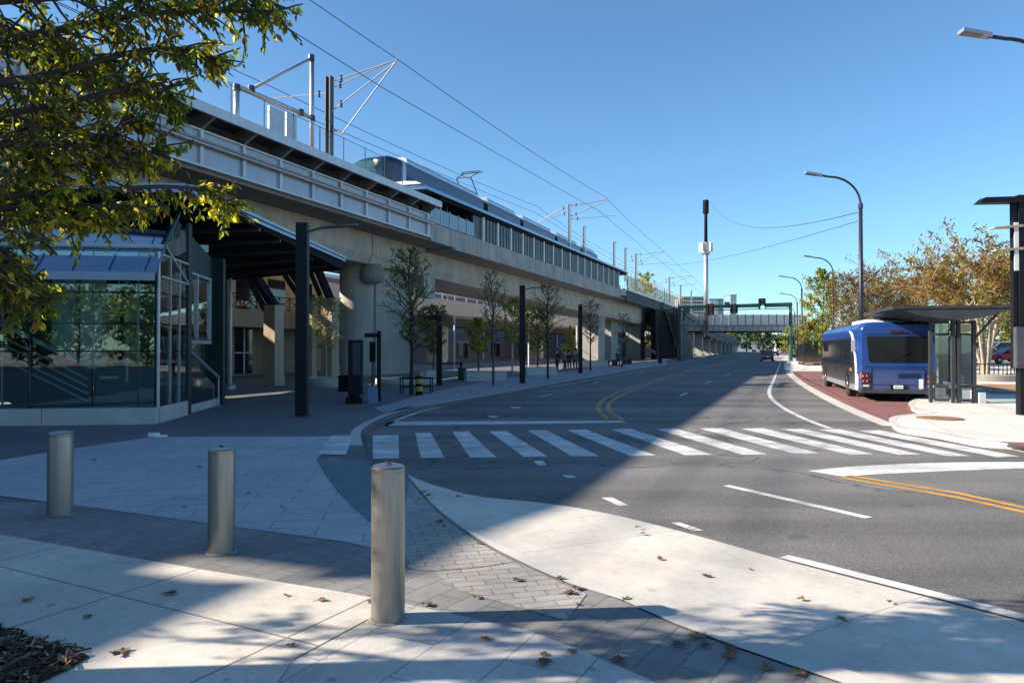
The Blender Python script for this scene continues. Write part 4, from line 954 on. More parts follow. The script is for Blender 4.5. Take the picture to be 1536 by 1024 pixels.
# ---- street lamps on the right
def lamp(x, y_head, Y, label, first=None):
    pass
def make_lamp():
    t = thing('street_lamp', 'street lamp', 'street lamp', (0,0,0), 0, 'curved street lamps along the right side')
    b = MB(); b.tube([(0,0,0),(0,0,4),(0,0,8.6)], [.125,.11,.085], 14); b.build('pole', M['lampblue'], t, smooth=True)
    b = MB(); b.lathe([(.24,0),(.24,.4),(.16,.5),(.13,.55)], n=16); b.build('base', M['steeld'], t)
    pts = [(0,0,8.55)]
    for k in range(13):
        a = R(90)*k/12; pts.append((-1.45*(1-math.cos(a))*1.0, 0, 8.6 + 1.35*math.sin(a)))
    pts.append((-1.9,0,10.02)); b = MB(); b.tube(pts, .05, 10); b.build('arm', M['lampblue'], t, smooth=True)
    b = MB(); b.lathe([(.09,8.4),(.11,8.45),(.11,8.62),(.06,8.72)], n=12); b.build('collar', M['lampblue'], t)
    b = MB(); b.hexa([(-2.65,-.15,10.10),(-1.85,-.11,9.97),(-1.85,.11,9.97),(-2.65,.15,10.10),(-2.63,-.14,10.20),(-1.85,-.08,10.09),(-1.85,.08,10.09),(-2.63,.14,10.20)]); h = b.build('lamp_head', M['galv'], t)
    b = MB(); b.hexa([(-2.58,-.11,10.075),(-2.1,-.10,9.998),(-2.1,.10,9.998),(-2.58,.11,10.075),(-2.58,-.11,10.085),(-2.1,-.10,10.008),(-2.1,.10,10.008),(-2.58,.11,10.085)]); b.build('lens', M['concd'], h)
    return t
lp = make_lamp()
for i,(xp,Y,lab,sc_) in enumerate(((1594,19.4,'nearest street lamp, only its head and arm reaching in at the upper right',1.0),(1292,35,'tall street lamp rising right behind the blue bus, holding two span wires',1.0),(1250,66,'street lamp whose arm comes out above the green tree',1.0),(1203,84,'third street lamp, dark pole right of the green gantry mast',1.0),(1196,110,'fourth street lamp, thin pole close behind the gantry mast',1.0),(1192,142,'farthest street lamp, hardly taller than the footbridge',1.0))):
    X = (xp-768)/F*Y
    if i == 0: lp.location = (X,Y,0); lp.rotation_euler = (0,0,R(0)); lp['label'] = lab
    else: dup(lp, (X,Y,0), R(0), lab)
bpy.context.view_layer.update()
bz_ = lambda y: at(768,y,160).z
# wires from tall pole to lamp
Xl = (1292-768)/F*35
mp = at(1059,300,159); 
t = thing('monopole_mast', 'tall silver and black monopole mast with a grey drum halfway up', 'mast', (mp.x,159.2,bz_(497)))
H_ = mp.z - bz_(497)
b = MB(); b.tube([(0,0,-.2),(0,0,H_*.68)],[.54,.46],16); b.build('lower_tube', M['galv'], t, smooth=True)
b = MB(); b.tube([(0,0,H_*.68),(0,0,H_-.9)],[.36,.34],14); b.build('upper_tube', M['blackm'], t, smooth=True)
b = MB(); b.lathe([(.60,H_-2.9),(.64,H_-2.8),(.64,H_-.1),(.55,H_)], n=18); b.build('antenna_cap', M['blackm'], t, auto=40)
zd = at(1059,372,159).z - bz_(497)
b = MB(); b.lathe([(.6,zd-1.4),(.95,zd-1.2),(1.2,zd+.5),(1.2,zd+1.0),(.5,zd+1.2)], n=18); b.build('equipment_drum', M['galv'], t, auto=40)
for a in (0,1.3,2.6,3.9,5.2):
    b = MB(); b.box((math.cos(a)*1.35,math.sin(a)*1.35,zd+.2),(.3,.3,1.9),a); b.build('antenna', M['whitep'], t)
def cable(p, q, sag, lab, r=.02):
    p = Vector(p); q = Vector(q); b = MB()
    b.tube([p.lerp(q,k/24)-Vector((0,0,sag*4*(k/24)*(1-k/24))) for k in range(25)], r, 5)
    o = b.build('span_wire', M['steeld'], origin=p); tag(o, lab, 'cable')
cable(at(1064,303,159), (Xl-.15,35,at(1290,319,35).z), 2.6, 'upper span wire sagging from the monopole top to the street lamp', .02)
cable(at(1000,398,112), (Xl-.15,35,at(1290,332,35).z), .5, 'lower span wire rising from the viaduct to the street lamp', .016)

# ---- traffic signal gantry
Yg = 108
gx = lambda x: (x-768)/F*Yg
gz_ = lambda y: at(768,y,Yg).z
t = thing('signal_gantry', 'green steel signal gantry spanning the road before the footbridge', 'traffic signal gantry', (gx(1186),Yg,0))
def gp(nm, mb, m): return mb.build(nm, M[m], t, world=True)
b = MB(); b.hexa([(gx(1020),Yg-.2,gz_(463)),(gx(1188),Yg-.2,gz_(460)),(gx(1188),Yg+.2,gz_(460)),(gx(1020),Yg+.2,gz_(463)),(gx(1020),Yg-.2,gz_(459)),(gx(1188),Yg-.2,gz_(453.5)),(gx(1188),Yg+.2,gz_(453.5)),(gx(1020),Yg+.2,gz_(459))]); gp('beam', b, 'signgreen')
b = MB(); b.tube([(gx(1020),Yg,gz_(466)),(gx(1186),Yg,gz_(462.5))],.07,6); gp('lower_cable', b, 'steeld')
b = MB(); b.tube([(gx(1186),Yg,-.1),(gx(1186),Yg,gz_(455))],[.3,.2],10); gp('mast', b, 'signgreen')
b = MB(); b.tube([(gx(1020),Yg,0),(gx(1020),Yg,gz_(459))],[.3,.2],10); gp('mast', b, 'steeld')
for x, y0, y1, col in ((1064.5,456,473,'r'),(1099.5,457,470,'k'),(1141.5,448,464,'g')):
    b = MB(); w = .46 if col != 'k' else .5; b.b2(gx(x)-w,gx(x)+w,Yg-.75,Yg-.25,gz_(y1),gz_(y0)); h = gp('signal_head', b, 'blackm')
    hh = gz_(y0)-gz_(y1)
    for k, fz in enumerate((.82,.5,.18)):
        m = {('r',0):'redlit',('g',2):'greenlit'}.get((col,k),'glassdark')
        b = MB(); b.lathe([(0,-.03),(.28,-.03),(.28,.02),(0,.02)], (gx(x),Yg-.78,gz_(y1)+hh*fz), 16, axis='Y'); b.build('lens', M[m], h, world=True)
        b = MB(); b.tube([(gx(x)-.3,Yg-.95,gz_(y1)+hh*fz+.05),(gx(x),Yg-.95,gz_(y1)+hh*fz+.33),(gx(x)+.3,Yg-.95,gz_(y1)+hh*fz+.05)],.05,4); b.build('visor', M['blackm'], h, world=True)
for x0, x1, y0, y1 in ((1024,1034,463,470),(1086,1094,453,458)):
    b = MB(); b.b2(gx(x0),gx(x1),Yg-.32,Yg-.22,gz_(y1),gz_(y0)); gp('sign_plate', b, 'signgreen')

# pedestrian signal by right kerb
g = at(1186,536,140); t = thing('crossing_signal', 'slim dark crossing signal post on the far right kerb', 'signal post', (g.x,140,0))
b = MB(); b.tube([(0,0,0),(0,0,4.0)],.16,8); b.build('post', M['black'], t)
b = MB(); b.b2(-.5,.5,-.4,.3,2.5,4.3); b.build('signal_head', M['blackm'], t)

# ---- footbridge
Yb = 160
bx = lambda x: (x-768)/F*Yb
bz = lambda y: at(768,y,Yb).z
t = thing('footbridge', 'pale footbridge with tall mesh parapet crossing the road', 'footbridge', (bx(1120),Yb,bz(498)))
xl, xr = bx(1020), bx(1212)
b = MB(); b.b2(xl,xr,Yb,Yb+4,bz(498.2),bz(496.6)); t_ = b.build('deck', M['blackm'], t, world=True)
b = MB(); b.b2(xl,xr,Yb+.15,Yb+.4,bz(496.6),bz(488)); b.b2(xl,xr,Yb+3.6,Yb+3.85,bz(496.6),bz(488)); b.build('girder', M['bridgegrey'], t, world=True)
b = MB(); b.b2(xl,xr,Yb-.02,Yb+.5,bz(488.3),bz(487.5)); b.build('flange', M['steeld'], t, world=True)
for i in range(20):
    x = xl+.4+i*1.42; b = MB(); b.b2(x-.07,x+.07,Yb+.0,Yb+.14,bz(496.5),bz(488.3)); b.build('stiffener', M['bridgegrey'], t, world=True)
x0 = bx(1049); k = 14; w = (xr-x0)/k
for i in range(k):
    for yy in (Yb+.2, Yb+3.8):
        b = MB(); b.b2(x0+i*w+.06,x0+(i+1)*w-.06,yy,yy+.04,bz(487.4),bz(471.8)); b.build('mesh_panel', M['fencew'], t, world=True)
    b = MB(); b.b2(x0+i*w-.05,x0+i*w+.05,Yb+.1,Yb+.3,bz(487.4),bz(471)); b.build('fence_post', M['steeld'], t, world=True)
for x in (1196,1206): b = MB(); b.b2(bx(x)-.35,bx(x)+.35,Yb+1,Yb+3,-.1,bz(498.2)); b.build('pier', M['blackm'], t, world=True)

# ---- bus shelter
HD = Vector((.296,.955,0)); HA = math.atan2(-HD.x, HD.y)
g = G(1429,604,0)
t = thing('bus_shelter', 'dark steel and glass bus shelter with wide tilted roof on the right pavement', 'bus shelter', g, R(-12))
def sp_(nm, mb, m, par=None, **k): return mb.build(nm, M[m], par or t, **k)
for x, y in ((-.60,.1),(-.02,-.1),(.14,-.1),(.62,.0),(-.6,2.9),(.62,2.9)):
    b = MB(); b.b2(x-.05,x+.05,y-.06,y+.06,0,2.62); sp_('post', b, 'darkgrey')
for x0, x1, y in ((-.53,-.09,.0),(.21,.55,-.06)):
    for z0, z1 in ((.12,.48),(.56,2.15),(2.22,2.55)):
        b = MB(); b.b2(x0+.03,x1-.03,y,y+.012,z0,z1); sp_('pane', b, 'glassclear')
    for z in (.08,.52,2.18,2.56): b = MB(); b.b2(x0,x1,y-.02,y+.03,z-.035,z+.035); sp_('frame', b, 'darkgrey')
for z0, z1 in ((.12,.48),(.56,2.15)):
    b = MB(); b.b2(.62,.632,.12,2.8,z0,z1); sp_('pane', b, 'glassclear')
    b = MB(); b.b2(-.55,.55,2.9,2.912,z0,z1); sp_('pane', b, 'glassclear')
b = MB(); b.b2(.24,.52,-.075,-.062,.15,.42); sp_('notice', b, 'whitep'); b = MB(); b.b2(.26,.5,-.075,-.062,2.26,2.5); sp_('notice', b, 'stonep')
b = MB(); b.b2(.2,.58,.5,2.5,.43,.48); sp_('seat', b, 'galv')
for y in (.7,2.3): b = MB(); b.b2(.36,.42,y,y+.06,0,.43); sp_('seat_leg', b, 'steeld')
# roof: folded plate, high at its street and back edges
def rz_(x): return 2.62+ (.36*((x+2.3)/2.2-1)**2 if x < -.1 else .24*((x)/1.75)**1.6 if x>0 else 0)
xs_ = [-1.85,-1.55,-1.2,-.6,0,.5,1.0,1.4,1.75]
b = MB(); top = []; bot = []
zt_ = {-1.85:3.02,-1.55:3.11,-1.2:3.10,-.6:3.09,0:3.08,.5:3.07,1.0:3.06,1.4:3.06,1.75:3.05}; zb_ = {-1.85:2.98,-1.55:2.93,-1.2:2.80,-.6:2.68,0:2.63,.5:2.66,1.0:2.78,1.4:2.90,1.75:2.99}
b.loft([[(x,-.55,zb_[x]),(x,-.55,zt_[x]-.02),(x,1.3,zt_[x]+.03),(x,3.3,zt_[x]-.02),(x,3.3,zb_[x])] for x in xs_]); sp_('roof', b, 'darkgrey')
b = MB(); b.b2(-1.9,1.8,-.58,-.551,2.99,3.07); sp_('roof_trim', b, 'darkgrey')
for y in (-.05, 2.9): b = MB(); b.bar((.66,y,2.1),(1.3,y,2.86),.07,.07); sp_('brace', b, 'steeld')
b = MB(); b.b2(.62,.82,-.2,.0,0,.34); o = b.build('utility_box', M['whitep']); o.location = g + Vector((.08,-.05,0)); tag(o, 'small white box on the ground at the shelter corner', 'utility box')

# ---- pylon sign far right
g = G(1528,622,0); t = thing('wayfinding_pylon', 'tall black pylon with blades and a white side panel at the right edge', 'sign pylon', g, R(-4))
b = MB(); b.b2(-.13,-.03,-.04,.10,1.2,5.68); sp_('post', b, 'black', t); b = MB(); b.b2(.0,.16,-.08,.12,0,5.72); sp_('post', b, 'black', t)
b = MB(); b.hexa([(-1.0,-.12,5.52),(1.3,-.12,5.52),(1.3,.2,5.52),(-1.0,.2,5.52),(-.85,-.12,5.66),(1.3,-.12,5.70),(1.3,.2,5.70),(-.85,.2,5.66)]); sp_('top_blade', b, 'black', t)
for z, w in ((4.86,.62),(4.27,.58)):
    b = MB(); b.hexa([(-w,-.1,z),(.1,-.1,z+.02),(.1,.16,z+.02),(-w,.16,z),(-w,-.1,z+.03),(.1,-.1,z+.09),(.1,.16,z+.09),(-w,.16,z+.03)]); sp_('blade', b, 'stonep', t)
b = MB(); b.b2(-.11,-.005,-.07,-.043,3.75,5.0); sp_('white_panel', b, 'whitep', t)
b = MB(); b.b2(-.17,.13,-.22,-.085,1.22,2.28); h = sp_('control_box', b, 'boxgrey', t); b = MB(); b.b2(-.15,.11,-.232,-.221,1.3,2.2); b.build('box_door', M['boxgrey'], h)

# ---- people
def person(x, y, label, hgt, top, legs, pose=0, rz=0):
    g = G(x, y, 0); t = thing('person', label, 'person', g, rz)
    k = hgt/1.75
    def sk(nm, verts, edges, rad, m, lv=1):
        me = bpy.data.meshes.new(nm); me.from_pydata([tuple(Vector(v)*k) for v in verts], edges, []); me.materials.append(m)
        o = bpy.data.objects.new(nm, me); COL.objects.link(o); o.parent = t
        md = o.modifiers.new('skin','SKIN'); 
        for i, r in enumerate(rad): me.skin_vertices[0].data[i].radius = (r*k*(1.25 if nm=='jacket' and i < 3 else 1), r*k)
        me.skin_vertices[0].data[0].use_root = True
        s = o.modifiers.new('sub','SUBSURF'); s.levels = lv; s.render_levels = 2; return o
    st_ = .10 if pose == 0 else .17
    body_v = [(0,0,.95),(0,0,1.2),(0,.0,1.42),(0,0,1.50),(0,-.01,1.60),(0,0,1.70),(-.18,0,1.40),(-.23,.02,1.12),(-.22,-.08,.90),(.18,0,1.40),(.23,.02,1.12),(.22,-.08,.90),(-.10,0,.90),(-.10-.02,-.02,.50),(-.11,st_*.6,.06),(.10,0,.90),(.12,-.05,.50),(.11,-st_*.4,.06),(-.11,st_*.6-.14,.03),(.11,-st_*.4-.14,.03),(-.22,-.12,.82),(.22,-.12,.82)]
    be = [(0,1),(1,2),(2,3),(3,4),(4,5),(2,6),(6,7),(7,8),(2,9),(9,10),(10,11),(0,12),(12,13),(13,14),(0,15),(15,16),(16,17),(14,18),(17,19),(8,20),(11,21)]
    br = [.13,.12,.12,.055,.095,.07,.06,.045,.03,.06,.045,.03,.085,.06,.04,.085,.06,.04,.035,.035,.03,.03]
    sk('body', body_v, be, br, M['skin'])
    sk('jacket', [(0,0,.93),(0,0,1.2),(0,0,1.42),(-.18,0,1.40),(-.23,.02,1.12),(-.22,-.07,.93),(.18,0,1.40),(.23,.02,1.12),(.22,-.07,.93)], [(0,1),(1,2),(2,3),(3,4),(4,5),(2,6),(6,7),(7,8)], [.155,.145,.14,.075,.06,.045,.075,.06,.045], top)
    sk('trousers', [(0,0,.95),(-.10,0,.88),(-.12,-.02,.50),(-.11,st_*.6,.10),(.10,0,.88),(.12,-.05,.50),(.11,-st_*.4,.10)], [(0,1),(1,2),(2,3),(0,4),(4,5),(5,6)], [.14,.10,.075,.06,.10,.075,.06], legs)
    b = MB(); b.lathe([(.02,1.62),(.105,1.64),(.112,1.70),(.08,1.765),(0,1.785)], (0,.012,0), 14); o = b.build('hair', M['hair'], t, smooth=True); o.scale = (k,k,k)
person(927,550.5,'person in a dark green jacket standing beside the flared pier', 1.7, M['greencloth'], M['navycloth'], 1, R(20))
person(836,556,'leftmost person of the group under the viaduct, in black clothes', 1.75, M['navycloth'], M['navycloth'], 0, R(-60))
person(847,558,'person in a grey top in the group under the viaduct', 1.7, M['greycloth'], M['navycloth'], 1, R(70))
person(854,556.5,'person in a dark top and denim trousers in the group under the viaduct', 1.65, M['navycloth'], M['jean'], 0, R(160))
person(863,557,'rightmost person of the group, beside the third light post', 1.75, M['greycloth'], M['jean'], 1, R(-20))

# ---- distant buildings
def tower(name, x0, x1, yt, Y, D, m, label, floors, bays):
    X0, X1 = (x0-768)/F*Y, (x1-768)/F*Y; z = at(x0, yt, Y).z
    t = thing(name, label, 'building', ((X0+X1)/2,Y,0))
    b = MB(); b.b2(X0,X1,Y,Y+D,-.2,z); b.build('wall', M[m], t, world=True)
    w = (X1-X0)/bays; h = z/floors
    for i in range(bays):
        b = MB()
        for j in range(floors): b.b2(X0+i*w+w*.15,X0+(i+1)*w-w*.15,Y-.06,Y-.003,j*h+h*.25,j*h+h*.85)
        b.build('window_column', M['glassdark'] if m != 'glassfar' else M['silver'], t, world=True)
    b = MB(); b.b2(X0-.2,X1+.2,Y-.2,Y+D,z+.003,z+.5); b.build('roof_edge', M['galv'], t, world=True)
tower('office_tower', 1096,1105,443,420,14,'glassfar','pale glass tower peeking over the footbridge, right of the monopole',12,3)
tower('office_block', 1064,1096,449,440,16,'glassfar','lower pale glass block left of the pale tower',9,6)
tower('apartment_block', 1022,1062,446,390,16,'farwhite','pale block behind the mast arms at the far viaduct end',16,12)
tower('apartment_block', 1060,1078,505,520,14,'farwhite','white low building under the footbridge at the road end',3,4)
tower('apartment_block', 1168,1196,506,560,14,'farwhite','white building under the footbridge right of the dark trees',3,5)

# ================================================================== VEHICLES
def wheel(par, x, y, r, w, side, hub='chrome'):
    b = MB(); b.lathe([(r*.55,-w/2),(r*.92,-w/2),(r,-w*.35),(r,w*.35),(r*.92,w/2),(r*.55,w/2)], (x,y,r), 28, axis='Y'); t = b.build('wheel', M['rubber'], par, auto=40)
    b = MB(); b.lathe([(0,side*(w/2+.0)),(r*.25,side*(w/2+.01)),(r*.32,side*(w/2-.04)),(r*.52,side*(w/2-.01)),(r*.6,side*(w/2+.012)),(r*.6,side*(w/2-.06)),(0,side*(w/2-.1))], (x,y,r), 24, axis='Y'); b.build('rim', M[hub], t, auto=40)
# bus: x forward, y left, z up, origin below the rear centre
LB, WB, HB = 12.6, 2.45, 2.78
rl = Vector((12.24, 25.85, ROADZ)); rc = rl + Vector((HD.y,-HD.x,0))*WB/2
bus = thing('city_bus', 'blue city bus with white swoosh and dark side windows stopped in the red bus bay', 'bus', rc, math.atan2(HD.y, HD.x))
def bsec(x, w, top, bot, r, dx=0):
    h = w/2; pts = []
    for cx, cz_, a0, rr in ((h-r,top-r,0,r),(-h+r,top-r,90,r),(-h+.08,bot+.08,180,.08),(h-.08,bot+.08,270,.08)):
        for k in range(6):
            a = R(a0+k*18); pts.append((x+dx*(cz_+rr*math.sin(a)), cx+rr*math.cos(a), cz_+rr*math.sin(a)))
    return pts
b = MB(); b.loft([bsec(x,w,t,z,r) for x,w,t,z,r in ((.0,WB-.16,HB-.10,.36,.24),(.05,WB-.06,HB-.05,.33,.27),(.14,WB,HB,.32,.28),(.5,WB,HB,.32,.28),(11.9,WB,HB,.32,.28),(12.35,WB-.08,HB-.08,.32,.3),(12.6,WB-.4,HB-.35,.34,.3))]); body = b.build('body', M['busblue'], bus, auto=38)
for sd in (1,-1):
    y0, y1 = sd*(WB/2+.001), sd*(WB/2+.012)
    b = MB()
    def sidep(poly, o0=y0, o1=y1):
        a = [(x,o0,z) for x,z in poly]; c = [(x,o1,z) for x,z in poly]
        return (a,c) if sd < 0 else (a[::-1],c[::-1])
    b.prism(*sidep([(1.05,.55),(12.0,.55),(12.2,1.2),(12.2,2.26),(1.9,2.26),(1.55,1.9),(1.2,1.3)])); p = b.build('side_panel', M['busblack'], bus)
    b = MB(); b.prism(*sidep([(1.0,.34),(12.0,.34),(12.0,.547),(1.0,.547)])); b.build('skirt', M['silver'], bus)
    b = MB(); pl = [(.22,.36),(.98,.36),(.98,1.1),(1.15,1.55),(1.45,1.95),(1.95,2.35),(2.5,2.52),(2.2,2.535),(1.5,2.42),(1.05,2.1),(.75,1.6),(.5,.95),(.22,.9)]
    b.prism(*sidep(pl, y0, sd*(WB/2+.009))); b.build('white_swoosh', M['paintw'], bus)
    for i in range(7):
        x0 = 2.05+i*1.42; b = MB(); b.prism(*sidep([(x0,1.22),(x0+1.34,1.22),(x0+1.34,2.18),(x0+(.3 if i==0 else 0),2.18)], sd*(WB/2+.0125), sd*(WB/2+.02))); b.build('side_window', M['glassdark'], bus)
    b = MB(); b.prism(*sidep([(2.05,2.60-.02),(11.9,2.58),(11.9,2.56),(2.05,2.55)], sd*(WB/2-.1), sd*(WB/2-.02))); 
    for x in (2.95, 10.65):
        b = MB(); q = []
        for k in range(13):
            a = R(180*k/12); q.append((x-.62*math.cos(a), .42+.62*math.sin(a)))
        b.prism(*sidep(q, sd*(WB/2+.0125), sd*(WB/2+.018))); b.build('wheel_arch', M['blackm'], bus)
        wheel(bus, x, sd*(WB/2-.135), .48, .30, sd)
    b = MB(); [b.b2(1.8+k*.09,1.87+k*.09,*sorted((sd*(WB/2+.0125),sd*(WB/2+.017))),1.02,1.12) for k in range(5)]; b.build('gold_lettering', M['yellow'], bus) if sd > 0 else None
    for k in range(2):
        b = MB(); b.b2(.45+.0,.53,*sorted((sd*(WB/2+.0095),sd*(WB/2+.02))),.95+.14*k,1.05+.14*k); b.build('side_marker', M['orange'], bus)
    b = MB(); b.tube([(12.1,sd*(WB/2-.1),2.3),(12.5,sd*(WB/2+.25),2.25)],.03,6); b.box((12.5,sd*(WB/2+.26),1.98),(.12,.2,.5)); b.build('mirror', M['blackm'], bus)
    b = MB(); b.box((.75,sd*(WB/2+.09),1.95),(.14,.12,.42)); b.bar((.75,sd*(WB/2-.01),2.1),(.75,sd*(WB/2+.06),2.1),.04,.04); b.build('rear_vent', M['silver'], bus)
# rear face
def rf_(y0,y1,z0,z1,x0,x1): 
    b = MB(); b.b2(x0,x1,y0,y1,z0,z1); return b
b = MB(); b.prism([(-.018,y,z) for y,z in ((.98,2.28),(-.98,2.28),(-.92,1.42),(-.86,1.36),(.86,1.36),(.92,1.42))][::-1],[(.06,y,z) for y,z in ((.98,2.28),(-.98,2.28),(-.92,1.42),(-.86,1.36),(.86,1.36),(.92,1.42))][::-1]); o = b.build('rear_window', M['buswin'], bus)
b = rf_(-.82,.82,.60,1.14,-.022,.03); hatch = b.build('engine_hatch', M['busblue'], bus)
b = MB(); b.box((-.024,0,1.142),(.02,1.66,.012)); b.box((-.024,.828,.87),(.02,.012,.54)); b.box((-.024,-.828,.87),(.02,.012,.54)); b.build('hatch_gap', M['blackm'], hatch)
for k in range(6):
    b = MB(); b.box((-.026,-.35,.98-.03*k),(.012,.7,.012)); b.build('vent_slat', M['blackm'], hatch)
for y in (-.55,.55):
    b = MB(); b.box((-.027,y,1.12),(.014,.1,.03)); b.build('hinge', M['steeld'], hatch)
b = MB(); b.box((-.012,0,1.22),(.02,2.1,.008)); b.box((-.012,0,2.36),(.02,2.0,.008)); b.build('panel_seam', M['blackm'], bus)
b = MB(); b.bar((-.03,.2,1.40),(-.035,-.35,1.72),.02,.02); b.build('rear_wiper', M['blackm'], bus)
b = MB(); b.box((-.028,0,.70),(.012,.06,.03)); b.build('hatch_handle', M['steeld'], hatch)
b = rf_(-.24,.24,.44,.60,-.040,.0); pl_ = b.build('plate_holder', M['blackm'], bus); b = rf_(-.15,.15,.46,.575,-.046,-.0402); b.build('number_plate', M['whitep'], pl_)
for k in range(6): b = MB(); b.box((-.0475,-.105+k*.042,.517),(.002,.022,.05)); b.build('plate_character', M['bluep'], pl_)
b = MB(); b.hexa([(-.16,-WB/2+.03,.30),(.2,-WB/2-.02,.30),(.2,WB/2+.02,.30),(-.16,WB/2-.03,.30),(-.16,-WB/2+.03,.42),(.2,-WB/2-.02,.44),(.2,WB/2+.02,.44),(-.16,WB/2-.03,.42)]); b.build('bumper', M['steeld'], bus)
for sd in (1,-1):
    b = MB(); b.box((-.01,sd*1.02,.74),(.05,.28,.56)); cl = b.build('lamp_cluster', M['busblack'], bus)
    for k,(dy,dz,m) in enumerate(((-.06,.12,'redlamp'),(.06,.12,'redlamp'),(-.06,-.06,'redlamp'),(.06,-.06,'redlamp'))):
        b = MB(); b.lathe([(0,-.03),(.055,-.025),(.06,.0)], (-.035,sd*1.02+dy,.76+dz), 14, axis='X'); b.build('tail_lamp', M[m], cl, smooth=True)
    b = MB(); b.box((-.036,sd*1.02,.55),(.01,.2,.06)); b.build('reflector', M['paintw'], cl)
b = rf_(1.13,1.20,.82,1.0,-.03,.0); b.build('indicator', M['orange'], bus)
b = rf_(-.78,-.64,.46,.80,-.030,-.0225); b.build('white_decal', M['paintw'], bus)
b = MB(); b.box((-.0,0,2.44),(.06,.5,.08)); b.build('marker_light_bar', M['busblack'], bus)
for y in (-.25,0,.25): b = MB(); b.box((-.032,y,2.44),(.012,.07,.04)); b.build('marker_lamp', M['redlamp'], bus)
b = MB(); b.loft([bsec(x,w,t,2.5,.12) for x,w,t in ((.6,1.6,2.84),(1.2,1.8,2.92),(4.2,1.8,2.95),(4.4,1.6,2.84))]); b.build('roof_unit', M['paintw'], bus, auto=40)
b = MB(); b.loft([bsec(x,w,t,2.5,.12) for x,w,t in ((6.0,1.5,2.84),(6.3,1.7,2.93),(10.5,1.7,2.93),(10.8,1.5,2.84))]); b.build('roof_unit', M['steeld'], bus, auto=40)
b = MB(); b.box((6,0,.3),(10.5,2.0,.25)); b.build('underbody', M['blackm'], bus)

# dark shuttle bus ahead
g = G(1204,549.5,ROADZ); 
sh = thing('shuttle_bus', 'dark shuttle bus with an orange lower stripe ahead of the blue bus', 'shuttle bus', (g.x+1.2,g.y,ROADZ), math.atan2(HD.y,HD.x))
b = MB(); b.loft([bsec(x,w,t,.32,.2) for x,w,t in ((0,2.1,2.5),(.15,2.25,2.6),(6.4,2.25,2.6),(6.8,2.1,2.2),(7.6,2.0,1.4))]); b.build('body', M['busblack'], sh, auto=38)
b = MB(); b.box((3,0,.42),(6.5,2.28,.09)); b.build('orange_stripe', M['rust'], sh)
b = MB(); b.box((-.005,0,1.9),(.03,1.7,.8)); b.build('rear_window', M['glassdark'], sh)
for sd in (1,-1):
    b = MB(); b.box((3.2,sd*1.128,1.85),(5.2,.012,.75)); b.build('side_window', M['glassdark'], sh)
    b = MB(); b.box((-.01,sd*.85,.95),(.04,.14,.3)); b.build('tail_lamp', M['redlamp'], sh)
    for x in (1.5,6.0): wheel(sh, x, sd*.98, .4, .26, sd)

def car(label, loc, rz, m, suv=True, name='parked_car', group=None, parts=True):
    t = thing(name, label, 'car', loc, rz, group)
    L, Wd = (4.7,1.88) if suv else (4.5,1.8)
    zb, zs = (.34,1.02) if suv else (.26,.92)
    def sec(x, w, z0, z1, r=.09):
        h = w/2; pts = []
        for cx,cz_,a0 in ((h-r,z1-r,0),(-h+r,z1-r,90),(-h+r,z0+r,180),(h-r,z0+r,270)):
            for k in range(4): a = R(a0+k*30); pts.append((x,cx+r*math.cos(a),cz_+r*math.sin(a)))
        return pts
    b = MB(); b.loft([sec(x,w,z0,z1) for x,w,z0,z1 in ((0,Wd-.3,zb+.12,zs-.15),(.12,Wd-.1,zb,zs-.02),(.6,Wd,zb,zs),(2.9,Wd,zb,zs),(3.9,Wd-.06,zb,zs-.12),(4.45,Wd-.2,zb+.02,zs-.26),(L,Wd-.45,zb+.12,zs-.36))]); b.build('body', M[m], t, auto=40)
    top = 1.72 if suv else 1.43
    xr = (.15,.45,2.5,3.35) if suv else (.55,1.35,2.4,3.4)
    b = MB(); q0 = Wd-.06; q1 = Wd-.38
    b.hexa([(xr[0],-q0/2,zs-.03),(xr[3],-q0/2,zs-.03),(xr[3],q0/2,zs-.03),(xr[0],q0/2,zs-.03),(xr[1],-q1/2,top-.04),(xr[2],-q1/2,top-.04),(xr[2],q1/2,top-.04),(xr[1],q1/2,top-.04)]); b.build('windows', M['glassdark'], t)
    b = MB(); b.hexa([(xr[1]-.06,-q1/2-.03,top-.05),(xr[2]+.08,-q1/2-.03,top-.05),(xr[2]+.08,q1/2+.03,top-.05),(xr[1]-.06,q1/2+.03,top-.05),(xr[1]+.05,-q1/2+.06,top),(xr[2]-.1,-q1/2+.06,top),(xr[2]-.1,q1/2-.06,top),(xr[1]+.05,q1/2-.06,top)])
    for sd in (1,-1):
        for (xa,xb) in ((xr[0],xr[1]),((xr[0]+xr[3])/2-.35,(xr[0]+xr[3])/2-.35),(xr[3],xr[2])): b.bar((xa,sd*(q0/2-.01),zs-.03),(xb,sd*(q1/2+.005),top-.04),.06,.06)
    b.build('roof', M[m], t)
    for sd in (1,-1):
        b = MB(); b.box((.06,sd*(Wd/2-.2),zs-.16),(.1,.26,.2)); b.build('tail_lamp', M['redlamp'], t)
        b = MB(); b.box((L-.16,sd*(Wd/2-.36),zs-.42),(.2,.3,.14)); b.build('headlight', M['paintw'], t)
        for x in (.95,3.75): wheel(t, x, sd*(Wd/2-.11), .35 if suv else .32, .22, sd)
        b = MB(); b.box((3.0,sd*(Wd/2+.08),zs+.1),(.14,.18,.13)); b.build('mirror', M[m], t)
    b = MB(); b.box((.05,0,zb+.1),(.16,Wd-.25,.18)); b.build('bumper', M['blackm'], t)
    b = MB(); b.box((-.01,0,zs-.25),(.03,.36,.12)); b.build('number_plate', M['whitep'], t)
    return t
def cat(x, y): return G(x,y,ROADZ)
RA = math.atan2(.955,.30)
gp_ = cat(1151,542.3); car('dark grey SUV driving away along the road before the footbridge', gp_, RA, 'steeld', True, 'suv')
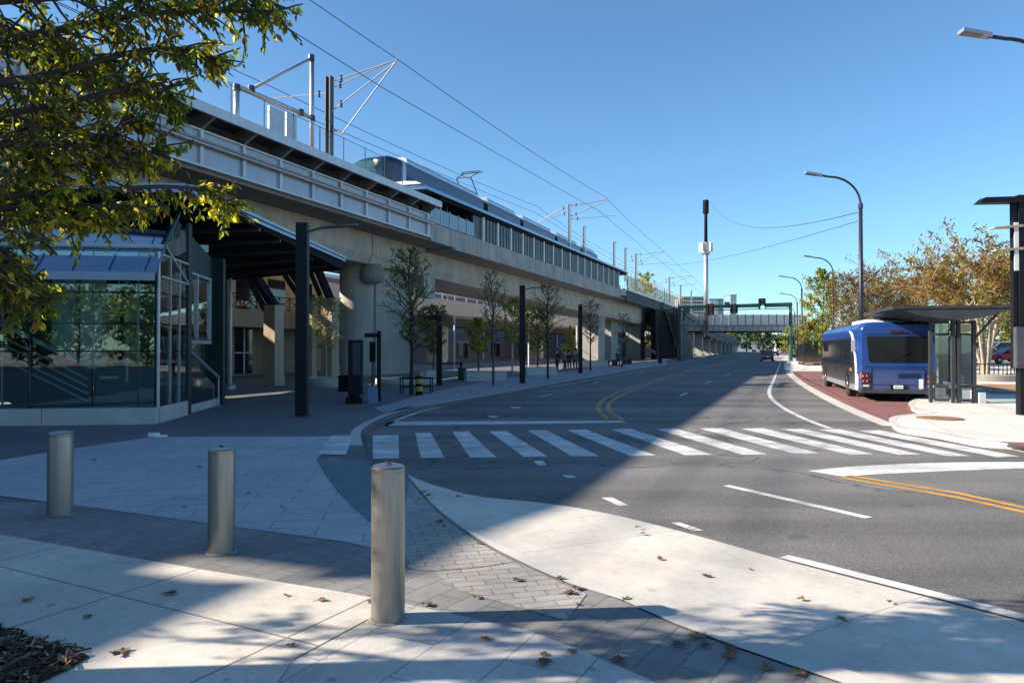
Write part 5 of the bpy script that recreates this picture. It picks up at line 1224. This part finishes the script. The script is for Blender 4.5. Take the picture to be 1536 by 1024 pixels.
gp_ = at(1163,534.5,185); car('dark sedan ahead of the dark SUV', (gp_.x,185,ROADZ), RA, 'blackm', False, 'sedan')
for x,Y,m,suv,lab in ((1131,330,'silver',True,'tiny silver car far down the road under the footbridge'),(1143,300,'steeld',True,'tiny dark car far down the road, left of the white one'),(1168,330,'paintw',True,'tiny white car far down the road near the right kerb'),(1177,310,'redcar',False,'tiny red car far down the road by the right kerb')):
    p = at(x,530,Y); car(lab, (p.x,Y,ROADZ), RA, m, suv, 'distant_car')
def zl(Y): return max(.0, (Y-36)*.0222)
for x,Y,m,suv,rz,lab in ((1513,64,'silver',True,R(172),'silver SUV parked in the lot behind the bare-stemmed tree'),(1530,60,'redcar',False,R(178),'dark red car parked in front of the silver SUV'),(1448,70,'paintw',True,R(175),'white car in the lot seen through the pale tree stems'),(1545,70,'paintw',True,R(175),'white car parked behind the dark red car')):
    p = at(x,540,Y); car(lab, (p.x+1.6,Y,zl(Y)+.02), rz, m, suv)

# ================================================================== TREES
def rv(rng): 
    while True:
        v = Vector((rng.uniform(-1,1),rng.uniform(-1,1),rng.uniform(-1,1)))
        if .05 < v.length < 1: return v.normalized()
def leaf(mb, c, d, n, l, w, mi, fold=.25):
    d = d.normalized(); s = d.cross(n)
    if s.length < 1e-4: s = d.cross(Vector((1,0,0)))
    s.normalize(); u = s.cross(d)
    a = c; t = c + d*l; m1 = c + d*l*.42
    mb.add([a, m1 + s*w/2 + u*w*fold, t - u*l*.06, m1 - s*w/2 + u*w*fold, c + d*l*.45 - u*w*.05], [(0,4,1),(4,2,1),(0,3,4),(4,3,2)], mi)
def qleaf(mb, c, d, n, l, w, mi):
    d = d.normalized(); s = d.cross(n)
    if s.length < 1e-4: s = d.cross(Vector((1,0,0)))
    s.normalize()
    mb.add([c-d*l*.5, c+s*w*.5, c+d*l*.5, c-s*w*.5], [(0,1,2,3)], mi)
def gtree(name, label, loc, H, clear, rx, r0, nb, nl, ls, leafm, bark='bark', seed=1, group=None, top=.95, up=.75, leader=True, wt=None, shape='oval', spread=.22, stems=1, twig=6, lw=.55):
    rng = random.Random(seed); t = thing(name, label, 'tree', loc, 0, group)
    wood = MB(); lf = MB(); tips = []
    def env(f):
        if shape == 'cone': return max(.06, (1-f)**.85)
        if shape == 'vase': return .35 + .65*math.sin(math.pi*min(1, .15+f*.75))
        return max(.12, math.sin(math.pi*(.12+.84*f))**.8)
    trunks = []
    if stems == 1:
        pts = [Vector((0,0,-.05))]; k = 9; off = Vector((0,0,0))
        for i in range(1,k+1):
            off += Vector((rng.uniform(-1,1),rng.uniform(-1,1),0))*.012*H*(.4 if i < 4 else 1)
            pts.append(Vector((0,0,H*top*i/k))+off)
        trunks.append((pts, [r0*(1-.85*(i/k))+.006 for i in range(k+1)]))
    else:
        for s in range(stems):
            a = 6.283*s/stems + rng.uniform(-.3,.3); sp = rng.uniform(.25,.75); pts = []
            for i in range(9):
                f = i/8; q = Vector((math.cos(a),math.sin(a),0))*(.12+rx*.62*sp*f**1.15) + Vector((0,0,H*(top-rng.uniform(0,.02))*f*(1-.15*sp)))
                q += Vector((rng.uniform(-1,1),rng.uniform(-1,1),0))*.03*f*H*.3; pts.append(q)
            trunks.append((pts, [r0*(1-.85*i/8)+.008 for i in range(9)]))
    for pts, rad in trunks: wood.tube(pts, rad, 8)
    def along(pts, f):
        x = f*(len(pts)-1); i = min(int(x), len(pts)-2); return pts[i].lerp(pts[i+1], x-i)
    for i in range(nb):
        pts, rad = trunks[i % len(trunks)]
        f = (i+rng.random())/nb; z = clear + (H*top-clear)*f
        st_ = along(pts, min(.99, z/(H*top)))
        a = i*2.4 + rng.uniform(-.5,.5); L = rx*env(f)*rng.uniform(.65,1.12)
        upv = up*rng.uniform(.6,1.3)*(1-.3*f if shape != 'oval' else 1)
        d = Vector((math.cos(a),math.sin(a),upv)).normalized()
        bp_ = [st_]; k = 5
        for j in range(k):
            d = (d + rv(rng)*.16 + Vector((0,0,.03))).normalized(); bp_.append(bp_[-1]+d*L/k*1.12)
        rr = r0*.42*(1-.6*f)
        wood.tube(bp_, [rr*(1-.85*j/k)+.004 for j in range(k+1)], 5)
        tips.append((bp_, L))
        for j in range(twig):
            g = rng.uniform(.3,1); s0 = along(bp_, g); dd = (d + rv(rng)*.9).normalized(); l2 = L*rng.uniform(.18,.42)
            tp = [s0, s0+dd*l2*.5+rv(rng)*l2*.06, s0+dd*l2+Vector((0,0,-.05*l2))]
            wood.tube(tp, [rr*.35+.003, rr*.22+.003, .003], 4); tips.append((tp, L))
    wts = wt or [1]*len(leafm)
    cl = [rng.random() for _ in tips]
    for i in range(nl):
        k = rng.randrange(len(tips)); tp, L = tips[k]
        if cl[k] < .12: continue
        c = along(tp, rng.uniform(.25,1.0)**.7) + rv(rng)*abs(rng.gauss(0, spread*L*.5))
        d = (rv(rng) + Vector((0,0,-.45))).normalized(); l = ls*rng.uniform(.65,1.25)
        mi = rng.choices(range(len(leafm)), wts)[0] if cl[k] < .7 else (k*7) % len(leafm)
        qleaf(lf, c, d, rv(rng), l, l*lw, mi)
    wood.build('trunk', M[bark], t, auto=60)
    if nl: lf.build('crown', [M[m] for m in leafm], t)
    return t

# left street trees and garden trees
def lt(x, y): return G(x,y,0)
GR = 'young trees on the left pavement'
gtree('street_tree', 'tall leafy kerb tree in front of the rectangular pier, largest of the kerb trees', lt(617,592), 5.7, 1.6, 1.15, .075, 56, 8500, .065, ['ly2','ld1','lf1'], 'barkd', 11, GR, up=1.0, wt=[5,3,1])
gtree('street_tree', 'thin nearly bare kerb tree left of the second light post', lt(740,578), 5.6, 1.9, 1.05, .06, 40, 1500, .075, ['ld1','ly2'], 'bark', 12, GR, up=1.1)
gtree('street_tree', 'thin kerb tree with sparse dark twigs right of the second light post', lt(822,568), 5.6, 1.7, 1.35, .065, 44, 1900, .08, ['ld1','ly2'], 'barkd', 13, GR, up=1.0)
gtree('street_tree', 'bare kerb tree just right of the third light post', lt(886,556), 5.8, 2.0, 1.5, .07, 40, 900, .10, ['ld1','ly2'], 'barkd', 14, GR, up=1.0)
gtree('street_tree', 'bare kerb tree in front of the pale wall beyond the flared pier', lt(933,550.5), 5.2, 1.8, 1.4, .07, 34, 700, .10, ['ly2','ld1'], 'barkd', 15, GR, up=1.0)
gtree('sapling', 'pale stemmed sapling growing from the round planter by the concrete pier', lt(488,572)+Vector((0,.2,.25)), 4.2, 1.2, 1.35, .045, 30, 1500, .12, ['ly2','lf1','ly1'], 'barkp', 16, up=.9, wt=[4,2,2])
g_ = lt(500,570); 
G2 = 'yellowing trees behind the kerb trees'
def at0(x, Y): p = at(x, 540, Y); return Vector((p.x, Y, 0))
gtree('garden_tree', 'round lime green tree in front of the grey block wall', at0(718,47), 3.7, 1.2, 1.05, .06, 34, 3800, .15, ['ly1','ly1','ly2','lf1'], 'bark', 21, G2, up=.9)
gtree('garden_tree', 'golden olive tree just left of the second light post', at0(768,50), 5.3, 1.8, 1.25, .06, 40, 3600, .16, ['ly2','lb3','ly1'], 'barkp', 22, G2, up=.9)
gtree('garden_tree', 'olive yellow tree behind the thin tree right of the second light post', at0(806,52), 4.6, 1.3, 1.5, .06, 40, 3600, .16, ['ly2','ly1','lb3'], 'bark', 23, G2, up=.9)
gtree('garden_tree', 'small yellow cone shaped tree left of the third light post', at0(856,62), 3.9, 1.0, .95, .06, 34, 2200, .16, ['ly1','lb3'], 'bark', 24, G2, up=.6, shape='cone')
gtree('garden_tree', 'green tree half hidden behind the frame post beam', at0(650,52), 4.8, 1.2, 1.6, .06, 36, 2600, .18, ['lf1','ld1'], 'bark', 25, G2, up=.9)
gtree('garden_tree', 'green tree between the far piers left of the dark staircase', at0(985,150), 6.5, 1.0, 3.0, .12, 40, 2400, .4, ['lf1','ly2','ly1'], 'bark', 26, G2, up=.9)

# right side trees
G3 = 'autumn trees on the right side'
p = at(1478,566,39.5)
gtree('crape_myrtle', 'large many stemmed bronze leaved tree in the round planter behind the shelter', (p.x,39.5,.40), 5.9, 2.7, 4.0, .085, 84, 28000, .15, ['lb2','lb1','lb3','ly2'], 'barkp', 31, None, up=.75, stems=7, top=.9, shape='vase', wt=[3,4,2,3], spread=.10, twig=9)
pl0 = thing('tree_planter', 'round dark stone planter ring holding the many stemmed tree', 'planter', (p.x,39.5,0))
b = MB(); b.lathe([(1.9,0),(1.95,.35),(1.9,.40),(1.4,.40),(1.4,.33),(0,.36)], n=36); b.build('ring', M['concd'], pl0, auto=40)
for i in range(26):
    a = R(180 + i*7); 
    if i % 1 == 0:
        b = MB(); b.tube([(1.7*math.cos(a),1.7*math.sin(a),.4),(1.7*math.cos(a),1.7*math.sin(a),.95)],.025,5); b.build('rail_post', M['black'], pl0)
b = MB(); b.tube([(1.7*math.cos(R(180+k*7)),1.7*math.sin(R(180+k*7)),.95) for k in range(26)],.03,6); b.build('rail', M['black'], pl0)
def rt(x, Y): q = at(x,540,Y); return (q.x,Y,-.05)
gtree('roadside_tree', 'tall green tree at the left end of the right hand trees', rt(1236,68), 9.4, .9, 2.2, .10, 60, 9000, .2, ['lg1','lg2','ly1','lb3'], 'barkd', 32, G3, up=.8, spread=.25, wt=[2,4,4,1])
gtree('roadside_tree', 'wide brown twiggy tree right behind the blue bus roof', rt(1296,56), 7.5, .6, 3.2, .09, 95, 16000, .15, ['lb1','lb2','lb1','ly2'], 'bark', 33, G3, up=1.0, stems=6, shape='vase', spread=.12, twig=10)
gtree('roadside_tree', 'rust coloured tree tight behind the tall lamp pole', rt(1330,60), 7.6, .8, 4.0, .12, 80, 8000, .15, ['lb1','lb2'], 'bark', 34, G3, up=1.1, stems=5, shape='vase', spread=.12, twig=9)
gtree('roadside_tree', 'rust and green tree between the green tree and the far lamp poles', rt(1222,82), 5.2, .4, 1.7, .12, 60, 4000, .3, ['lb1','lb3','lg2'], 'bark', 35, G3, up=.7)
gtree('roadside_tree', 'bushy golden tree behind the shelter roof, left of the many stemmed tree', rt(1392,58), 6.6, .8, 4.2, .14, 70, 9000, .22, ['lb3','ly2','lb2'], 'bark', 36, G3, up=.7)
gtree('roadside_tree', 'yellow green tree behind the pylon at the right edge', rt(1540,56), 7.8, 1.8, 4.0, .2, 80, 13000, .22, ['ly1','lb3','ly2','lg2'], 'bark', 37, G3, up=.7)
gtree('roadside_tree', 'low yellow green tree line seen under the many stemmed crown', rt(1490,84), 7.0, 1.0, 5.5, .2, 60, 5000, .4, ['ly2','ly1','lg2'], 'bark', 38, G3, up=.6)
gtree('roadside_tree', 'green bush behind the shelter glass', rt(1415,50), 3.0, .3, 2.4, .1, 40, 2600, .2, ['lg2','ly2'], 'bark', 39, G3, up=.6)
gtree('roadside_tree', 'yellow green hedge tree far along the right kerb', rt(1192,150), 6.5, .5, 3.0, .15, 40, 2500, .45, ['ly1','ly2','lg2'], 'bark', 40, G3, up=.6)
# distant dark trees at the end of the road
G4 = 'distant dark trees at the road end'
for i,(x,Y,H_,rx,lab) in enumerate(((1096,420,11,8,'leftmost of the dark trees at the road end'),(1120,460,17,9,'tallest dark tree at the road end under the footbridge'),(1144,440,14,8,'dark blue green tree at the road end, right of the tallest one'),(1160,520,11,8,'low dark tree at the road end next to the white building'),(1178,400,8,6,'small green tree at the road end right of the road'))):
    gtree('distant_tree', lab, rt(x,Y), H_, 1.0, rx, .4, 40, 2200, 1.3, ['lg1','lg2','ld1'], 'barkd', 50+i, G4, up=.6)
for i,(x,Y,H_,rx,lab) in enumerate(((1010,300,9,7,'bronze tree low behind the far viaduct piers'),(1075,330,9,7,'brown tree behind the far viaduct under the footbridge'))):
    gtree('distant_tree', lab, rt(x,Y), H_, 1.0, rx, .4, 40, 2200, 1.0, ['lb1','lg2','ly2'], 'barkd', 60+i, G4, up=.6)
gtree('distant_tree', 'yellow green tree top poking above the brown mesh fence', (lambda q: (q.x,140,-.1))(at(964,440,140)), 17, 2, 4.0, .3, 40, 2500, .5, ['ly1','ly2'], 'bark', 66, None, up=.6)
# trees across the street behind the viewer; the pavilion glass mirrors them
for i,(x,y,H_,rx,lab) in enumerate(((-64,-62,9,9.0,'wide dark tree far behind the viewer, mirrored beside the left end of the pavilion'),(-48,-66,8,9.0,'second wide dark tree far behind the viewer, mirrored low in the glass'),(-32,-64,8.5,8.0,'third wide dark tree far behind the viewer, mirrored near the corner post'),(-18,-64,8,8.0,'fourth wide dark tree far behind the viewer, right of the third'),(-80,-60,8.5,9.0,'outermost wide dark tree far behind the viewer on the left'),(-40,-72,7,9.0,'low wide dark tree behind the gap between the mirrored trees'),(-56,-72,7.5,9.0,'low wide dark tree behind the left mirrored trees'),(-30,-42,8,4.0,'green tree behind the viewer, mirrored in the pavilion glass'),(-21,-46,6.5,5.0,'broad low tree behind the viewer, mirrored in the pavilion glass'),(-38,-44,9,4.5,'tall tree behind the viewer, mirrored at the left of the pavilion glass'))):
    gtree('mirrored_tree', lab, (x,y,0), H_, .1, rx, .18, 44, 4500, .55, ['lf1','lg2','lg1'], 'bark', 70+i, 'trees behind the viewer', up=.6)

# ---- the big tree reaching in from the upper left
rng = random.Random(7)
TB_ = Vector((-5.0, 3.5, 0))
bt = thing('leafy_tree', 'leafy green and yellow tree reaching in from the upper left, rooted in the mulch bed', 'tree', TB_)
wood = MB(); lf = MB()
tp = [TB_+Vector(v) for v in ((0,0,-.05),(.03,.02,.8),(.02,.05,1.6),(-.05,.03,2.4),(-.02,-.02,3.4),(.1,-.1,4.6),(.15,-.05,6.0),(.1,.05,7.6))]
wood.tube(tp, [.17,.15,.14,.13,.12,.09,.06,.03], 14)
wood.lathe([(.3,-.03),(.22,.06),(.16,.25)], TB_, 14)
def sm_(pts): return smooth(pts, 2)
DK = .68
def limb(pts, r, dens, leafl=.056, spread=.42, mats=(5,3,2.2,.5)):
    pts = sm_(pts); L = sum((b_-a_).length for a_, b_ in zip(pts, pts[1:]))
    n = len(pts); r *= .5; wood.tube(pts, [r*(1-.8*i/(n-1))+.003 for i in range(n)], 7)
    nt_ = int(L*dens*DK)
    for i in range(nt_):
        f = .22 + .78*(i+rng.random())/nt_
        x = f*(n-1); k = min(int(x), n-2); s = pts[k].lerp(pts[k+1], x-k); ax = (pts[k+1]-pts[k]).normalized()
        d = (ax*.7 + rv(rng)*.95 + Vector((0,0,-.12))).normalized(); l = spread*rng.uniform(.45,1.25)*(1.15-.55*f)
        q = [s]
        for j in range(4): d = (d + rv(rng)*.18 + Vector((0,0,-.06))).normalized(); q.append(q[-1]+d*l/4)
        wood.tube(q, [.006*(1-.6*j/4)+.0016 for j in range(5)], 4)
        m0 = rng.choices(range(4), mats)[0]
        for j in range(rng.randint(9,15)):
            g = rng.uniform(.15,1.0); xx = g*4; kk = min(int(xx),3); c = q[kk].lerp(q[kk+1], xx-kk)
            dd = (d*.35 + rv(rng)*.8 + Vector((0,0,-.75))).normalized(); ll = leafl*rng.uniform(.6,1.3)
            mi = m0 if rng.random() < .6 else rng.choices(range(4), mats)[0]
            leaf(lf, c + rv(rng)*.012, dd, rv(rng), ll, ll*rng.uniform(.38,.5), mi)
T = lambda z: TB_ + Vector((.02,.02,z))
A3 = lambda *q: [at(x_, y_, d_*.90) for x_, y_, d_ in q]
limb([T(3.0)] + A3((-40,70,4.2),(110,40,4.5),(250,15,4.7),(415,18,5.0)), .05, 36, spread=.32)
limb([T(3.2)] + A3((20,0,4.2),(170,-10,4.6),(300,-10,4.9),(400,-5,5.1)), .05, 34)
limb([T(2.9)] + A3((-30,130,4.2),(90,110,4.5),(200,75,4.7),(290,72,5.0),(318,88,5.1)), .05, 36, spread=.30)
limb([T(2.7)] + A3((-40,180,4.2),(70,160,4.5),(160,140,4.6),(240,120,4.8),(262,148,4.9)), .045, 32, spread=.30)
limb([T(2.6)] + A3((-40,220,4.2),(60,215,4.4),(150,210,4.7),(205,180,4.9)), .04, 34, spread=.36)
limb([T(2.4)] + A3((-40,265,4.2),(70,255,4.5),(160,235,4.7),(235,228,4.9)), .04, 32, spread=.34)
limb([T(2.2)] + A3((-60,300,4.2),(60,290,4.5),(160,285,4.7),(255,278,5.0),(325,288,5.3),(345,310,5.4)), .04, 24, spread=.26)
limb([T(2.2)] + A3((-60,320,4.2),(60,305,4.5),(150,308,4.7),(215,312,4.9)), .035, 26, spread=.24)
limb([T(2.1)] + A3((-70,350,4.1),(40,335,4.3),(100,325,4.6),(160,335,4.8)), .03, 22, spread=.24)
limb([T(2.1)] + A3((-70,380,4.1),(0,365,4.2),(25,400,4.3),(60,445,4.4)), .03, 28, spread=.24)
limb([T(2.0)] + A3((-70,400,4.0),(-10,400,4.1),(10,430,4.2),(30,452,4.3)), .03, 28, spread=.26)
limb([T(2.5)] + A3((-30,235,4.3),(40,190,4.6),(90,170,5.0)), .03, 40, spread=.45, mats=(3,2,4,.8))
limb([T(3.2)] + A3((-30,40,4.4),(60,60,4.9),(130,90,5.3)), .03, 42, spread=.5, mats=(4,3,3,.6))
limb([T(2.4)] + A3((-30,330,4.4),(20,250,4.7),(70,300,5.0)), .03, 36, spread=.4, mats=(3,2,4,.8))
# upper crown, above the frame
DK = 1.0
for i in range(9):
    z0 = rng.uniform(2.3,4.4); a = math.pi + rng.uniform(-.4,.6); L = rng.uniform(1.8,3.8)
    s = TB_ + Vector((0,0,z0)); d = Vector((math.cos(a), math.sin(a)*.8, rng.uniform(.0,.3)))
    limb([s, s+d*L*.5+Vector((0,0,.2)), s+d*L], .04, 8, leafl=.075, spread=.6)
for i in range(17):
    z0 = rng.uniform(3.4,7.2); a = rng.uniform(-math.pi, math.pi); L = rng.uniform(1.4,3.0)*(1.15-.09*z0)
    d = Vector((math.cos(a), math.sin(a)*.42-.12, rng.uniform(.1,.7))).normalized(); s = TB_ + Vector((.1,0,z0))
    e = s + d*L
    # keep the opening to the right of the crown clear
    limb([s, s+d*L*.4+Vector((0,0,.15)), s+d*L*.75+Vector((0,0,.15)), e], .04, 8, leafl=.085, spread=.75)
wood.build('trunk', M['barkd'], bt, world=True, auto=60)
lf.build('crown', [M['lf1'],M['lf2'],M['lf3'],M['lf4']], bt, world=True)

# second street tree behind the viewer: only its dappled shade is seen
# fallen leaves, each lying on the pavement
lm = []
for v in range(4):
    b = MB(); k = 10; r_ = random.Random(v)
    pts = []
    for i in range(k*2):
        a = 2*math.pi*i/(k*2); rr = (.052 if i % 2 == 0 else .036)*(1.0 + .35*math.cos(a)) * r_.uniform(.8,1.15)
        pts.append((rr*math.cos(a)*1.15, rr*math.sin(a), .004+.016*abs(math.sin(a*1.5+v))*(rr/.05)))
    b.add([(0,0,.006)]+pts, [(0,1+i,1+(i+1)%(k*2)) for i in range(k*2)])
    b.tube([(-.02,0,.006),(-.075,.008,.004)], .0022, 4)
    lm.append(b)
protos = []
leaf_spots = [(252,890),(430,893),(131,924),(44,899),(278,760),(424,759),(532,828),(716,895),(730,957),(815,980),(818,992),(728,957),(1022,967),(1150,1002),(1063,866),(1125,849),(1335,897),(1200,900),(938,912),(963,797),(958,787),(1119,760),(436,967),(480,900),(638,906),(860,976),(930,990),(1265,940),(690,745),(1033,783),(512,640),(528,641),(550,633),(562,629),(575,625),(590,621),(633,738),(641,744),(300,700),(140,690),(372,740),(560,905),(990,840),(868,905),(780,870)]
rng = random.Random(5)
for i in range(34):                       # gathered along the border strip, the kerb and the bed edge
    t = rng.random(); k_ = rng.choice((0,0,1,2))
    ln = (BL, [(541,650),(548,640),(575,626),(640,608),(709,598)], [(0,944),(60,963),(134,989),(200,960)])[k_]
    f = t*(len(ln)-1); q = int(f); p0, p1 = ln[q], ln[q+1]
    leaf_spots.append((p0[0]+(p1[0]-p0[0])*(f-q)+rng.gauss(0,9 if k_ != 1 else 2), p0[1]+(p1[1]-p0[1])*(f-q)+abs(rng.gauss(0,6 if k_ != 1 else 1))))
zone_lab = {'apron':'dry brown leaf lying on the pale concrete apron by the road','pav':'dry brown leaf lying on the pavers or concrete near the bollards','road':'dry leaf lying on the asphalt road','kerb':'dry leaf caught along the left kerb near the crosswalk'}
for i,(x,y) in enumerate(leaf_spots):
    if y < 656 and x < 715: zn, z = 'kerb', .006
    elif x > 1080 and y < 800: zn, z = 'road', ROADZ+.002
    elif (x > 830 and y < 880) or (x > 1150 and y < 1000) or (x in (938,963,958)): zn, z = 'apron', -.05
    else: zn, z = 'pav', .0125
    g = G(x,y,z)
    if len(protos) < 4:
        o = lm[len(protos)].build('fallen_leaf', M['dead' if i % 2 else 'dead2']); protos.append(o)
    else:
        o = protos[i % 4].copy(); COL.objects.link(o)
    if zn == 'apron':                   # drop onto the sloping apron
        best = .0; pa = bpy.data.objects['concrete_apron'].data.vertices
        q = min(pa, key=lambda v: (v.co.x-g.x)**2+(v.co.y-g.y)**2); g.z = q.co.z + .012
    o.location = g; o.rotation_euler = (rng.uniform(-.12,.12),rng.uniform(-.12,.12),rng.uniform(0,6.28)); s = rng.uniform(.35,.85)*(.75 if zn in ('kerb','road') else 1)
    o.scale = (s,s,s*1.2); tag(o, zone_lab[zn], 'fallen leaf', {'apron':'fallen leaves on the apron','pav':'fallen leaves near the bollards','road':'fallen leaves on the road','kerb':'fallen leaves along the kerb'}[zn])
for t_, h_ in ((t1,h1),(t2,h2)):
    o = protos[1].copy(); COL.objects.link(o); o.location = t_.location + Vector((.01,-.02,h_+.014)); o.scale = (.55,.55,.7)
    tag(o, 'dry leaf lying on top of the nearest bollard' if t_ is t1 else 'dry leaf lying on top of the middle bollard', 'fallen leaf')

# ================================================================== LIGHT, SKY, CAMERA
ELEV = 28.5; LD = Vector((.995,.08,0)).normalized()
lv = Vector((LD.x*math.cos(R(ELEV)), LD.y*math.cos(R(ELEV)), -math.sin(R(ELEV))))
sd = bpy.data.lights.new('sun','SUN'); sd.energy = 5.0; sd.angle = R(.5); sd.color = (1.0,.885,.74)
so = bpy.data.objects.new('sun', sd); COL.objects.link(so); so.location = (-40,0,40)
so.rotation_euler = lv.to_track_quat('-Z','Y').to_euler()
w = bpy.data.worlds.new('World'); scene.world = w; w.use_nodes = True; nt = w.node_tree
bg = nt.nodes['Background']; sk = nt.nodes.new('ShaderNodeTexSky'); sk.sky_type = 'NISHITA'; sk.sun_disc = False
sk.sun_elevation = R(ELEV); sk.sun_rotation = math.atan2(-LD.x, -LD.y); sk.air_density = 1.0; sk.dust_density = .3; sk.ozone_density = 3.0; sk.altitude = 200
nt.links.new(mixc(nt, sk.outputs[0], (.86,1.16,1.30), 1, 'MULTIPLY'), bg.inputs[0]); bg.inputs[1].default_value = .064
cd = bpy.data.cameras.new('camera'); cam = bpy.data.objects.new('camera', cd); COL.objects.link(cam)
cd.sensor_width = 36; cd.sensor_fit = 'HORIZONTAL'; cd.lens = F/1536*36; cd.clip_start = .05; cd.clip_end = 6000
cam.location = (0,0,EYE); cam.rotation_euler = (math.pi/2+PITCH,0,0)
scene.camera = cam
scene.view_settings.view_transform = 'Standard'; scene.view_settings.look = 'None'; scene.view_settings.exposure = 1.28; scene.view_settings.gamma = 1
scene.cycles.max_bounces = 8; scene.cycles.transparent_max_bounces = 24
scene.cycles.use_adaptive_sampling = True
